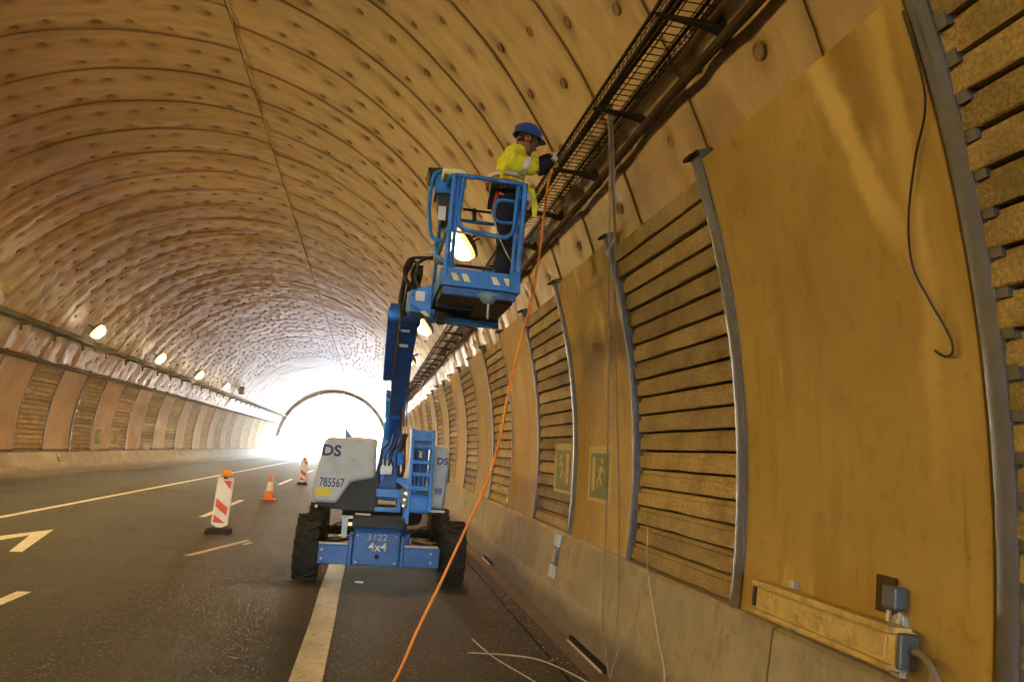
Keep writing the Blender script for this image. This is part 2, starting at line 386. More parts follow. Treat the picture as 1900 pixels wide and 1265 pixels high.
def text(name, s, size, origin, xdir, up, mat, parent, bold=0.0, squeeze=1.0, thick=.002):
    c = bpy.data.curves.new(name, 'FONT'); c.body = s; c.size = 1; c.extrude = 0; c.offset = bold; c.align_x = 'CENTER'; c.align_y = 'CENTER'
    c.resolution_u = 3
    t = bpy.data.objects.new(name, c); col.objects.link(t)
    dg = bpy.context.evaluated_depsgraph_get(); me = bpy.data.meshes.new_from_object(t.evaluated_get(dg))
    bpy.data.objects.remove(t); bpy.data.curves.remove(c)
    X = Vector(xdir).normalized(); U = Vector(up); U = (U - X*U.dot(X)).normalized(); N = X.cross(U); O = Vector(origin)
    for v in me.vertices: v.co = O + X*(v.co.x*size*squeeze) + U*(v.co.y*size) + N*thick
    me.materials.clear(); me.materials.append(M[mat])
    return link(name, me, parent)

# ------------------------------------------------------------------ tunnel geometry
CX, CZ, RAD = -4.3, 1.58, 6.74
def cpt(th, y, r=RAD): return Vector((CX + r*math.cos(th), y, CZ + r*math.sin(th)))
def wall_th(z): return math.asin((z-CZ)/RAD)
TH_R, TH_S, TH_L = R(18.7), R(76.4), R(161.3)     # right panel top, long seam near the crown, left panel top
SKEW = -.13

# ground outside, road
g = MB(); g.add([(-400, -400, -.05), (400, -400, -.05), (400, 400, -.05), (-400, 400, -.05)], [(0, 1, 2, 3)])
tag(g.build('ground', 'ground'), kind='structure')
rd = MB(); rd.add([(-10.7, -120, 0), (2.5, -120, 0), (2.5, 320, 0), (-10.7, 320, 0)], [(0, 1, 2, 3)])
road = rd.build('road', 'asphalt'); tag(road, kind='structure')
def strip(name, x0, x1, y0, y1, z=.004, mat='road_paint'):
    m = MB(); n = max(1, int((y1-y0)/1.0)); vs = []; fs = []
    for i in range(n+1):
        y = y0+(y1-y0)*i/n; j = .006*math.sin(i*1.7)
        vs += [(x0+j, y, z), (x1+j*.6, y, z)]
        if i: fs.append((2*i-2, 2*i-1, 2*i+1, 2*i))
    m.add(vs, fs); return m.build(name, mat, road)
strip('edge_line', -6.62, -6.47, -30, 200)
strip('lane_line', -.405, -.165, -30, 200)
for y1 in (8.9, 22.75, 37.0, 51.0, 65, 79, 93): strip('lane_dash', -3.47, -3.33, y1-5.3, y1)
def flatpoly(name, pts, mat, z=.004):
    m = MB(); m.add([(p[0], p[1], z) for p in pts], [tuple(range(len(pts)))]); return m.build(name, mat, road)
flatpoly('lane_arrow', [(-6.1, 11.2), (-5.45, 13.05), (-5.1, 14.14), (-4.52, 11.55), (-4.68, 11.55), (-5.13, 13.3), (-5.25, 12.59), (-5.95, 11.4)], 'road_paint')
flatpoly('old_marking', [(-2.50, 11.85), (-2.38, 11.85), (-1.84, 13.9), (-1.93, 13.95)], 'worn_paint')
flatpoly('old_marking', [(-1.92, 13.35), (-1.84, 13.33), (-1.76, 13.62), (-1.84, 13.66)], 'worn_paint')
strip('surface_joint', 1.76, 1.79, -20, 60, .003, 'hole_black')
strip('gutter', 1.96, 2.20, -30, 97.9, .005, 'barrier')

# wall backing behind the panels
for side, nm in ((1, 'tunnel_wall_right'), (-1, 'tunnel_wall_left')):
    wobj = struct(nm)
    m = MB(); ths = [R(-16)+(R(18.8)+R(16))*i/10 for i in range(11)]
    r_in = RAD+.10
    ang = (lambda t: t) if side > 0 else (lambda t: math.pi-t)
    vs = []; fs = []
    for i, t in enumerate(ths): vs += [cpt(ang(t), Y_BACK, r_in), cpt(ang(t), Y_END, r_in)]
    o = len(vs)
    for i, t in enumerate(ths): vs += [cpt(ang(t), Y_BACK, r_in+.5), cpt(ang(t), Y_END, r_in+.5)]
    for i in range(10):
        fs.append((2*i, 2*i+1, 2*i+3, 2*i+2)); fs.append((o+2*i, o+2*i+2, o+2*i+3, o+2*i+1))
    m.add(vs, fs); m.build('backing_wall', 'concrete_wall', wobj, smooth=True)
    if side > 0: WALL_R = wobj
    else: WALL_L = wobj

# vault: outer shell, lining sheets, fixings
VAULT = struct('tunnel_vault')
m = MB(); vs = []; fs = []; n = 48
for i in range(n+1):
    t = TH_R-.02+(TH_L-TH_R+.04)*i/n
    vs += [cpt(t, Y_BACK, RAD+.22), cpt(t, Y_END, RAD+.22), cpt(t, Y_BACK, RAD+.7), cpt(t, Y_END, RAD+.7)]
for i in range(n):
    a = 4*i; b = a+4
    fs += [(a, b, b+1, a+1), (a+2, a+3, b+3, b+2), (a, a+2, b+2, b), (a+1, b+1, b+3, a+3)]
m.add(vs, fs); m.build('outer_shell', 'concrete_wall', VAULT, smooth=True)

SHEET = 1.31
def FG(a, b): return .45+.75*abs(math.sin(a*917.3+b*313.7))     # strength of a fixing's rust and painted dimple shade
def fix_positions(side, y0):
    out = []
    t0, t1 = (TH_R, TH_S) if side > 0 else (TH_S, TH_L)
    L = (t1-t0)*RAD
    for row, fy in enumerate((.30, .80)):
        k = 0; s = .32+(.30 if row else 0)
        while s < L-.18:
            j = random.Random(int(y0*100)+row*77+k*13+(5 if side > 0 else 0))
            
            if j.random() > .08: out.append((t0+(s+j.uniform(-.09, .09))/RAD, fy*SHEET+j.uniform(-.07, .07)))
            s += .60; k += 1
    return out
def sheet(side, y0, res_y, res_s, dimple):
    t0, t1 = (TH_R, TH_S) if side > 0 else (TH_S, TH_L)
    L = (t1-t0)*RAD; ns = max(8, int(L/res_s)); ny = max(3, int(SHEET/res_y))
    fx = fix_positions(side, y0); vs = []; uvs = []; gr = []
    by_row = {}
    lip = .018
    for i in range(ns+1):
        t = t0+(t1-t0)*i/ns; s_ = t*RAD
        near = [f for f in fx if abs(f[0]-t)*RAD < .55] if dimple else []
        for j in range(ny+1):
            v = j/ny
            e0 = .030*mnoise.noise(Vector((s_*.9, y0*3.1, side*4.0)))
            e1 = .030*mnoise.noise(Vector((s_*.9, (y0+SHEET)*3.1, side*4.0)))
            yy = y0+v*(SHEET+.05)+e0*(1-v)+e1*v
            # sheet hangs proud of the shell between fixings, near edge overlaps the previous sheet
            sag = .030*mnoise.noise(Vector((s_*.7, yy*1.6, 3.3+side)))+.016*math.sin(v*math.pi)+(.024 if y0 > 30 else .004)*mnoise.noise(Vector((s_*1.1, yy*2.3, 7.7+side)))+(.020 if y0 < 34 else .012)*mnoise.noise(Vector((s_*.55, yy*4.6, 2.7-side)))*max(0, .35+mnoise.noise(Vector((s_*.3, yy*.5, 11.0))))*2
            r_ = RAD + .045 - sag - lip*(1-v)
            d = 0.0; gd = 0.0
            for (ft, fv) in near:
                ds = (ft-t)*RAD; dy = v*SHEET-fv; q = ds*ds+dy*dy
                d += .032*math.exp(-q/(.095**2))
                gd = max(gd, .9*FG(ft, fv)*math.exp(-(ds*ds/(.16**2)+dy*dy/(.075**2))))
            r_ += d
            p = cpt(t, yy+SKEW*(CX+RAD*math.cos(t)-CX-1.6)*.8, r_); vs.append(p)
            uvs.append((s_, yy))
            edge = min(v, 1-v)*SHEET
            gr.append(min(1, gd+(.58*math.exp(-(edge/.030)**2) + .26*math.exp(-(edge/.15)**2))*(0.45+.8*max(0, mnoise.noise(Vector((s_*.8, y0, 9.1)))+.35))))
    w_ = ny+1
    fs = [(i*w_+j, i*w_+j+1, (i+1)*w_+j+1, (i+1)*w_+j) for i in range(ns) for j in range(ny)]
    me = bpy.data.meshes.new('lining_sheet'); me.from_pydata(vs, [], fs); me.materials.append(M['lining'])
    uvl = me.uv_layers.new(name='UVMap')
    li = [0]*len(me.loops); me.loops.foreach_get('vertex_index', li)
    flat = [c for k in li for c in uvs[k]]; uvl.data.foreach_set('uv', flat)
    a = me.attributes.new('grime_shade', 'FLOAT', 'POINT'); a.data.foreach_set('value', gr)
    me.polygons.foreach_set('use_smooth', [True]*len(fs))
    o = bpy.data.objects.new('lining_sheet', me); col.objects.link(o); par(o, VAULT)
    return fx
disc = MB(); disc.lathe([(.052, 0), (.052, .010), (.040, .016), (.034, .008), (.001, .008)], (0, 0, 0), (0, 0, 1), 12)
disc_me = disc.mesh('fixing_disc', 'rust_disc')
fixings = []
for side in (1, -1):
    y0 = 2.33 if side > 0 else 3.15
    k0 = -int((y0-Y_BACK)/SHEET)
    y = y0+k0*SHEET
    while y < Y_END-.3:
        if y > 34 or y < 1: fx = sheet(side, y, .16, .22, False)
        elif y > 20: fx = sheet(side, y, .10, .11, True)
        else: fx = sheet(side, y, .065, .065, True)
        if y > 0:
            for ft, fv in fx:
                t = ft; yy = y+fv*(SHEET+.05)/SHEET+SKEW*(RAD*math.cos(t)-1.6)*.8
                rr = RAD+.045+ (.020 if y <= 34 else -.012) - .018*(1-fv/SHEET) - .012
                p = cpt(t, yy, rr); nrm = Vector((-math.cos(t), 0, -math.sin(t)))
                q = p-CAM; z = q.dot(FW)
                if z < .5: continue
                px, py = PW/2+PF*q.dot(RT)/z, PH/2-PF*q.dot(UP)/z
                if -40 < px < 1940 and -40 < py < 1300: fixings.append((q.length, p, nrm))
        y += SHEET
fixings.sort(key=lambda f: f[0])
for dst, p, nrm in fixings[:300]:
    o = link('fixing_disc', disc_me, VAULT); o.matrix_basis = Matrix.Translation(p) @ nrm.to_track_quat('Z', 'Y').to_matrix().to_4x4()
m = MB()
for dst, p, nrm in fixings[300:]:
    if dst > 60: break
    q = nrm.to_track_quat('Z', 'Y'); n = 7; 
    ring = [p+nrm*.012+q @ Vector((math.cos(2*math.pi*k/n)*.055, math.sin(2*math.pi*k/n)*.055, 0)) for k in range(n)]
    base = [v-nrm*.03 for v in ring]
    m.add(ring+base, [tuple(range(n))]+[(k, k+n, (k+1) % n+n, (k+1) % n) for k in range(n)])
tag(m.build('fixing_discs_far', 'rust_disc', VAULT), kind='stuff')
# joint strip along the crown seam
m = MB(); pts = [cpt(TH_S, y, RAD-.02+.01*math.sin(y*2.3)) for y in [Y_BACK+i*.6 for i in range(int((Y_END-Y_BACK)/.6))]]
m.tube(pts, .008, 5); m.build('crown_joint', 'dark_conduit', VAULT, smooth=True)

# wall panels
PITCH_R, E0_R = 1.97, 2.5
PITCH_L, E0_L = 2.21, 26.1
ZB, ZT = .93, 3.76
T0, T1 = wall_th(ZB), wall_th(ZT)
NS = 18
def slat_mesh(length, var):
    h = (T1-T0)*RAD/NS*.915; d = .085; L = length/2; rr = random.Random(var*31+5); n = 7
    prof = [(0, -h/2), (d*.93, -h/2+.002), (d, -h/2+.012), (d*.985, h*.24), (d*.70, h*.26), (d*.66, h/2-.004), (0, h/2)]
    m = MB(); vs = []; fs = []; q = len(prof)
    for i in range(n+1):
        y = -L+2*L*i/n; e = rr.uniform(0, .02) if i in (0, n) else 0; bow = rr.uniform(-.0015, .0015)
        for k, (x, z) in enumerate(prof):
            ch = rr.choice((0, 0, 0, .003, .007)) if k in (1, 2, 3) else rr.uniform(0, .003)
            vs.append((-(x-(ch if 0 < k < 6 else 0)), y+(e if i == 0 else -e), z+bow+(ch*.5 if k == 1 else -ch*.4 if k == 3 else 0)))
    for i in range(n):
        for k in range(q-1): fs.append((i*q+k, i*q+k+1, (i+1)*q+k+1, (i+1)*q+k))
    fs += [tuple(range(q)), tuple(n*q+k for k in range(q))[::-1]]
    m.add(vs, fs); return m.mesh('slat', 'slat')
SL = {}
def slatted(wallobj, side, ya, yb, individual, idx):
    rr = random.Random(idx*7+side)
    back = MB(); vs = []; fs = []
    ang = (lambda t: t) if side > 0 else (lambda t: math.pi-t)
    for i in range(9):
        t = T0+(T1-T0)*i/8
        vs += [cpt(ang(t), ya+.02, RAD+.045), cpt(ang(t), yb-.02, RAD+.045), cpt(ang(t), ya+.02, RAD+.09), cpt(ang(t), yb-.02, RAD+.09)]
    for i in range(8):
        a = 4*i; fs += [(a, a+1, a+5, a+4), (a+2, a+6, a+7, a+3), (a, a+4, a+6, a+2), (a+1, a+3, a+7, a+5)]
    back.add(vs, fs)
    if individual:
        po = back.build('slatted_panel', 'hole_black' if False else 'dark_conduit', wallobj)
        for k in range(NS):
            L = (yb-ya)-.09+rr.choice((0, 0, .012, -.015)); key = (round(L, 3), rr.randrange(4))
            if key not in SL: SL[key] = slat_mesh(L, key[1])
            t = T0+(T1-T0)*(k+.5)/NS
            o = link('slat', SL[key], po)
            ta = ang(t)
            X = Vector((math.cos(ta), 0, math.sin(ta))); Y = Vector((0, 1, 0)) if side > 0 else Vector((0, -1, 0)); Z = X.cross(Y)
            p = cpt(ta, (ya+yb)/2+rr.uniform(-.008, .008), RAD+.046+rr.uniform(-.009, .009))
            o.matrix_basis = Matrix(((X.x, Y.x, Z.x, p.x), (X.y, Y.y, Z.y, p.y), (X.z, Y.z, Z.z, p.z), (0, 0, 0, 1)))
    else:
        back.cur = 0; nb = len(back.f); h = (T1-T0)*RAD/NS*.915/2
        back.cur = 1
        for k in range(NS):
            t = T0+(T1-T0)*(k+.5)/NS; dt = h/RAD; q = []
            for yy in (ya+.05, yb-.05):
                for (tt, r_) in ((t-dt, RAD+.045), (t-dt, RAD-.035), (t+dt*.5, RAD-.035), (t+dt, RAD-.01), (t+dt, RAD+.045)): q.append(cpt(ang(tt), yy, r_))
            back.add(q, [(0, 1, 2, 3, 4), (9, 8, 7, 6, 5)]+[(i, i+5, (i+1) % 5+5, (i+1) % 5) for i in range(5)])
        back.build('slatted_panel', ['dark_conduit', 'slat'], wallobj)
def smooth_panel(wallobj, side, ya, yb, idx):
    ang = (lambda t: t) if side > 0 else (lambda t: math.pi-t)
    m = MB(); vs = []; fs = []; n = 16
    prof = [(ya+.03, RAD+.08), (ya+.03, RAD-.045), (ya+.05, RAD-.052), (ya+.12, RAD-.043), (ya+.17, RAD-.040), (ya+.24, RAD-.040), (yb-.24, RAD-.040), (yb-.17, RAD-.040), (yb-.12, RAD-.043), (yb-.05, RAD-.052), (yb-.03, RAD-.045), (yb-.03, RAD+.08)]
    for i in range(n+1):
        t = T0-.004+(T1-T0+.014)*i/n
        for (yy, r_) in prof: vs.append(cpt(ang(t), yy, r_))
    q = len(prof)
    for i in range(n):
        for k in range(q-1): fs.append((i*q+k, i*q+k+1, (i+1)*q+k+1, (i+1)*q+k))
    fs += [tuple(range(q)), tuple(n*q+k for k in range(q))[::-1]]
    m.add(vs, fs); m.build('smooth_panel', 'panel' if side > 0 else 'panel_left', wallobj, smooth=True)
def cover_strip(wallobj, side, y, w_, r_in, notched=False, cap=True, name='cover_strip'):
    ang = (lambda t: t) if side > 0 else (lambda t: math.pi-t)
    m = MB(); vs = []; fs = []; n = 24
    for i in range(n+1):
        t = T0-.01+(T1-T0+.03)*i/n
        for (yy, r_) in ((y-w_/2, RAD+.05), (y-w_/2, r_in+.015), (y-w_*.3, r_in), (y+w_*.3, r_in), (y+w_/2, r_in+.015), (y+w_/2, RAD+.05)): vs.append(cpt(ang(t), yy, r_))
    for i in range(n):
        for k in range(5): fs.append((i*6+k, i*6+k+1, (i+1)*6+k+1, (i+1)*6+k))
    fs += [tuple(range(6)), tuple(n*6+k for k in range(6))[::-1]]
    m.add(vs, fs)
    if notched:
        sg = -1
        for k in range(NS):
            t = T0+(T1-T0)*(k+1.0)/NS; dt = .030/RAD
            q = [cpt(ang(t+a*dt), y+sg*b, r_) for r_ in (r_in+.022, RAD+.03) for a, b in ((-1, .02), (1, .02), (1, .105), (-1, .105))]
            m.add(q, [(0, 1, 2, 3), (7, 6, 5, 4), (0, 4, 5, 1), (1, 5, 6, 2), (2, 6, 7, 3), (3, 7, 4, 0)])
    o = m.build(name, 'grey_strip', wallobj, smooth=True)
    if cap:
        p = cpt(ang(T1+.016), y, r_in-.01); b = MB(); b.box(p, (.07, w_*1.05, .022), Matrix.Rotation(-T1*side, 3, 'Y')); b.tube([p+Vector((0, -.09, .01)), p+Vector((0, .09, .025))], .011, 6)
        b.build('strip_clamp', 'black_steel', o)
k = -26
while E0_R+k*PITCH_R < Y_END-2:
    ya = E0_R+k*PITCH_R; yb = ya+PITCH_R
    if k % 2: slatted(WALL_R, 1, ya, yb, -1 <= k <= 12, k)
    else: smooth_panel(WALL_R, 1, ya, yb, k)
    k += 1
k = -34
while E0_L+k*PITCH_L < Y_END-2.3:
    ya = E0_L+k*PITCH_L; yb = ya+PITCH_L
    if k % 2 == 0: slatted(WALL_L, -1, ya, yb, 0 <= k <= 8, k)
    else: smooth_panel(WALL_L, -1, ya, yb, k)
    k += 1
cover_strip(WALL_R, 1, E0_R-.03, .10, RAD-.056, notched=True)
cover_strip(WALL_R, 1, E0_R+PITCH_R, .115, RAD-.082)
cover_strip(WALL_R, 1, E0_R+2*PITCH_R+.01, .07, RAD-.075, notched=False)
cover_strip(WALL_R, 1, E0_R+3*PITCH_R, .11, RAD-.082)
for k in range(4, 14): cover_strip(WALL_R, 1, E0_R+k*PITCH_R, .06, RAD-.06)
for k in range(-1, 12): cover_strip(WALL_L, -1, E0_L+k*PITCH_L, .12 if k == 2 else .05, RAD-(.10 if k == 2 else .06), cap=False)

# concrete barriers
def barrier(name, side, label, joints):
    b = thing(name, label, 'barrier', (2.3 if side > 0 else -10.8, 20, 0))
    if side > 0: prof = [(2.155, -.02), (2.155, .07), (2.235, .34), (2.305, .90), (2.325, .925), (2.56, .93), (2.56, -.02)]
    else: prof = [(-10.38, -.02), (-10.40, .10), (-10.66, .34), (-10.87, .76), (-10.89, .80), (-11.16, .81), (-11.16, -.02)]
    for a, c in zip(joints[:-1], joints[1:]):
        m = MB(); n = max(2, int((c-a)/.8)); q = len(prof); vs = []; fs = []
        ys = [a+.008]+[a+.008+(c-a-.016)*i/n for i in range(1, n)]+[c-.008]
        for y in ys:
            for i, (x, z) in enumerate(prof):
                jit = .010*mnoise.noise(Vector((y*.8, i*2.1, side))) if 0 < i < 5 else 0
                vs.append((x-side*jit, y, z+jit*.7))
        for i in range(len(ys)-1):
            for k in range(q): fs.append((i*q+k, i*q+(k+1) % q, (i+1)*q+(k+1) % q, (i+1)*q+k))
        fs += [tuple(range(q)), tuple((len(ys)-1)*q+k for k in range(q))[::-1]]
        m.add(vs, fs); m.build('segment', 'barrier', b, bevel=.006)
    return b
jr = [Y_BACK, -44, -38, -32, -26, -20, -14, -8, -2, 3.95, 9.35, 15, 21, 27, 33, 39, 45, 51, 57, 63, 69, 75, 81, 87, Y_END-.2]
barrier('concrete_barrier', 1, 'low concrete barrier at the foot of the near right wall', jr)
jl = [Y_BACK, -42, -34, -26, -18, -10, -2, 6, 14, 22, 30.2, 36, 42, 48, 54, 60, 66, 72, 78, 84, 90, Y_END-.2]
barrier('concrete_barrier', -1, 'low sloping concrete barrier along the far left wall', jl)
dr = thing('drain_slot', 'long black drain opening at barrier foot in the near right corner', 'drain', (2.19, 6.9, 0), 'drain slots at the barrier foot')
m = MB(); m.box((2.142, 6.85, .03), (.036, 1.1, .055)); m.build('opening', 'hole_black', dr); m = MB(); m.tube([(2.112, 6.3, .010), (2.112, 7.4, .010)], .012, 6); m.build('rim', 'galv', dr)
dr = thing('drain_slot', 'small black drain opening at barrier foot beside the lift wheel', 'drain', (2.19, 12.6, 0), 'drain slots at the barrier foot')
m = MB(); m.box((2.142, 12.6, .03), (.036, .8, .055)); m.build('opening', 'hole_black', dr); m = MB(); m.tube([(2.112, 12.2, .010), (2.112, 13.0, .010)], .012, 6); m.build('rim', 'galv', dr)
# grit along the right gutter
m = MB(); rr = random.Random(3)
for i in range(520):
    y = rr.uniform(5, 22); x = 2.1-abs(rr.gauss(0, .28)); s_ = rr.uniform(.006, .022)*(1.6 if rr.random() < .08 else 1)
    if not (1.0 < x < 2.12): continue
    vs = [Vector((rr.uniform(.5, 1)*a*s_, rr.uniform(.5, 1)*b*s_, max(0, c_)*s_*.8)) + Vector((x, y, .006)) for a, b, c_ in ((1, 0, 0), (0, 1, 0), (-1, 0, 0), (0, -1, 0), (.3, .2, 1))]
    m.add(vs, [(0, 1, 4), (1, 2, 4), (2, 3, 4), (3, 0, 4), (3, 2, 1, 0)])
tag(m.build('gravel', 'stone'), 'loose grit lying along the right gutter', 'gravel', kind='stuff')

# right wire cable tray on cantilever brackets
TX0, TX1, TZ = 1.47, 1.74, 4.43
tr = thing('cable_tray', 'black wire mesh cable tray on brackets along the right wall', 'cable tray', (1.6, 20, 4.3))
m = MB(); ya, yb = -4, 92
def wob(y): return .012*math.sin(y*1.3)
sect = [(TX0, TZ+.10), (TX0, TZ), (TX0+.09, TZ), (TX0+.18, TZ), (TX1, TZ), (TX1, TZ+.10)]
for (x, z) in (sect[0], sect[5]): m.tube([(x, y, z+wob(y)) for y in range(ya, yb+1, 1)], .014, 5)
m.build('side_rail', 'black_steel', tr, smooth=True)
m = MB()
for (x, z) in sect[1:5]: m.tube([(x, y, z+wob(y)) for y in range(ya, yb+1, 1)], .0055, 4)
for (x, z) in ((TX0, TZ+.05), (TX1, TZ+.05)): m.tube([(x, y, z+wob(y)) for y in range(ya, yb+1, 1)], .005, 4)
y = ya+.05
while y < 40:
    m.tube([(x, y, z+wob(y)) for x, z in (sect[0], sect[1], sect[4], sect[5])], .0048 if y < 12 else .007, 4, caps=False); y += .085 if y < 12 else .20
while y < yb:
    m.tube([(x, y, z+wob(y)) for x, z in (sect[0], sect[1], sect[4], sect[5])], .014, 4, caps=False); y += .6
m.build('wire_mesh', 'rusty_wire', tr)
for i in range(4):
    rr = random.Random(i+20); pts = []
    for y in [ya+.7*k for k in range(int((yb-ya)/.7))]:
        pts.append((TX0+.03+.022*i+.035*mnoise.noise(Vector((y*.35, i*3.7, 0))), y, TZ+.022+.015*i+.02*abs(mnoise.noise(Vector((y*.5, i, 5))))+wob(y)))
    m = MB(); m.tube(pts, .010+.003*(i % 3), 6); m.build('cable', 'cable_black', tr, smooth=True)
y = 3.85-1.26*6
while y < 90:
    m = MB(); wx = CX+math.sqrt(RAD**2-(4.37-CZ)**2)+.05
    if y < 26:
        m.tube([(TX0-.04, y, TZ-.022), (TX1-.02, y, TZ-.034), (wx, y, TZ-.060)], [.014, .026, .040], 8)
        m.box((wx-.03, y, TZ-.06), (.012, .12, .16), Matrix.Rotation(R(-24), 3, 'Y'))
    else: m.beam((TX0-.04, y, TZ-.03), (wx, y, TZ-.05), .04, .05, Vector((0, 1, 0)))
    m.build('bracket', 'black_steel', tr, smooth=True); y += 1.26
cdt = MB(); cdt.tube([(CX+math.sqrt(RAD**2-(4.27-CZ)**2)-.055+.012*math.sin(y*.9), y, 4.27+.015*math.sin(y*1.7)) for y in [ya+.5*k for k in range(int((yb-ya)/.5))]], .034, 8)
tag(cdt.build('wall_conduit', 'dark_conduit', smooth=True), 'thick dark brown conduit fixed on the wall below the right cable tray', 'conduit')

# left cable tray and the dark coping above the left panels
tl = thing('cable_tray', 'dark ladder tray running high along the left wall to the portal', 'cable tray', (-10.1, 40, 4.7))
xl = CX-math.sqrt(RAD**2-(4.75-CZ)**2)
m = MB(); m.box((xl+.12, 32.5, 4.70), (.05, 121, .16)); m.box((xl+.34, 32.5, 4.70), (.05, 121, .16)); m.build('side_rail', 'black_steel', tl)
y = -10
while y < 92:
    m = MB(); m.box((xl+.17, y, 4.60), (.46, .05, .05)); m.box((xl+.0, y, 4.52), (.05, .07, .22)); m.build('bracket', 'black_steel', tl); y += 2.4
for i in range(2):
    m = MB(); m.tube([(xl+.19+.08*i, y_, 4.74+.03*math.sin(y_*.7+i)) for y_ in range(-26, 92, 2)], .03, 6); m.build('cable', 'cable_black', tl)
cp = MB(); vs = []
q = [cpt(math.pi-wall_th(z), 0, r_) for z, r_ in ((3.70, RAD+.05), (3.70, RAD-.12), (3.84, RAD-.12), (3.84, RAD+.05))]
cp.prism([(p.x, Y_BACK+.1, p.z) for p in q], (0, Y_END-Y_BACK-.3, 0))
tag(cp.build('coping_rail', 'dark_conduit'), 'dark brown rail capping the panels along the left wall', 'rail')

# ------------------------------------------------------------------ tunnel lamps (lit)
def lamp(x, y, z, side, label, inward=.16):
    t = wall_th(z) if side > 0 else math.pi-wall_th(z)
    base = cpt(t, y, RAD-.02); nrm = Vector((-math.cos(t), 0, -math.sin(t)))
    c = base+nrm*(inward+.06)
    o = thing('tunnel_lamp', label, 'lamp', base, 'lit tunnel lamps')
    aim = (Vector((CX, y, .8))-c).normalized()
    rot = aim.to_track_quat('-Z', 'Y').to_matrix()
    m = MB()
    for yy in (-.15, .15): m.tube([base+Vector((0, yy, 0))-nrm*.03, c+Vector((0, yy, 0))-aim*.05], .016, 6)
    m.build('bracket', 'black_steel', o)
    m = MB(); a, b, h = .25, .28, .085
    Q = 18
    def ringp(s_, z_): return [c+rot @ Vector((math.copysign(abs(math.cos(q))**.8, math.cos(q))*a*s_, math.copysign(abs(math.sin(q))**.8, math.sin(q))*b*s_, z_)) for q in [2*math.pi*k/Q for k in range(Q)]]
    def shell(rings, cap=True): m.add([v for rg in rings for v in rg], [(Q*k+i, Q*k+Q+i, Q*k+Q+(i+1) % Q, Q*k+(i+1) % Q) for k in range(len(rings)-1) for i in range(Q)]+[tuple(range(Q*(len(rings)-1), Q*len(rings)))])
    shell([ringp(1, -h*.4), ringp(.98, h*.2), ringp(.6, h*.8)]); m.build('housing', 'black_steel', o, smooth=True)
    m = MB(); shell([ringp(q, -h*(.38+d)) for q, d in ((.97, 0), (.93, .9), (.80, 1.9), (.52, 2.7), (.22, 3.0))])
    m.mi = [0]*Q+[1]*(3*Q+1); m.build('lens', ['lamp_rim', 'lamp_glass'], o, smooth=True)
    ld = bpy.data.lights.new('lamp_light', 'AREA'); ld.shape = 'RECTANGLE'; ld.size = .36; ld.size_y = .5; ld.energy = LAMP_W*(.80 if side > 0 else 1.25); ld.color = LAMP_COL[side]
    lo = bpy.data.objects.new('lamp_light', ld); col.objects.link(lo); par(lo, o)
    lo.matrix_basis = Matrix.Translation(c+aim*.36) @ rot.to_4x4()
WORD = {28: 'twenty-eight', 26: 'twenty-six', 20: 'twenty', 18: 'eighteen', 12: 'twelve', 10: 'ten', 4: 'four', 3: 'three', 34: 'thirty-four', 42: 'forty-two', 50: 'fifty'}
names_l = {28: 'nearest lit lamp above the left cable tray', 36: 'second nearest lit lamp above the left cable tray', 44: 'third lit lamp above the left tray counted from the camera', 52: 'fourth lit lamp above the left tray, before the black box', 20: 'lit lamp on left vault just outside the left picture edge'}
for y in (-28, -20, -12, -4, 4, 12, 20, 28, 36, 44, 52):
    lamp(0, y-.1, 5.27, -1, names_l.get(y, 'lit lamp on the left vault about %s metres %s the camera' % (WORD.get(abs(y), "some"), 'behind' if y < 0 else 'ahead of')))
names_r = {11.2: 'lit lamp shining through the lift basket beside the worker', 19.2: 'lit lamp on right vault hidden behind the lift basket', 26.5: 'lit lamp on the right vault just right of the blue boom'}
for y in (-26, -18, -10.5, 11.2, 19.2, 26.5, 34, 42, 50):
    lamp(0, y, 5.15, 1, names_r.get(y, 'lit lamp on the right vault about %s metres %s the camera' % (WORD.get(abs(int(y)), "some"), 'behind' if y < 0 else 'ahead of')))
# black box and far small fittings on the left wall
cb = thing('wall_box', 'small black equipment box beyond the last lit left lamp', 'box', (-9.8, 58, 5.2))
m = MB(); m.box((-9.62, 58, 5.25), (.35, .55, .55)); m.build('casing', 'black_plastic', cb, bevel=.03); m = MB(); m.tube([(-9.95, 58, 5.3), (-9.6, 58, 5.3)], .04, 6); m.build('arm', 'black_steel', cb)

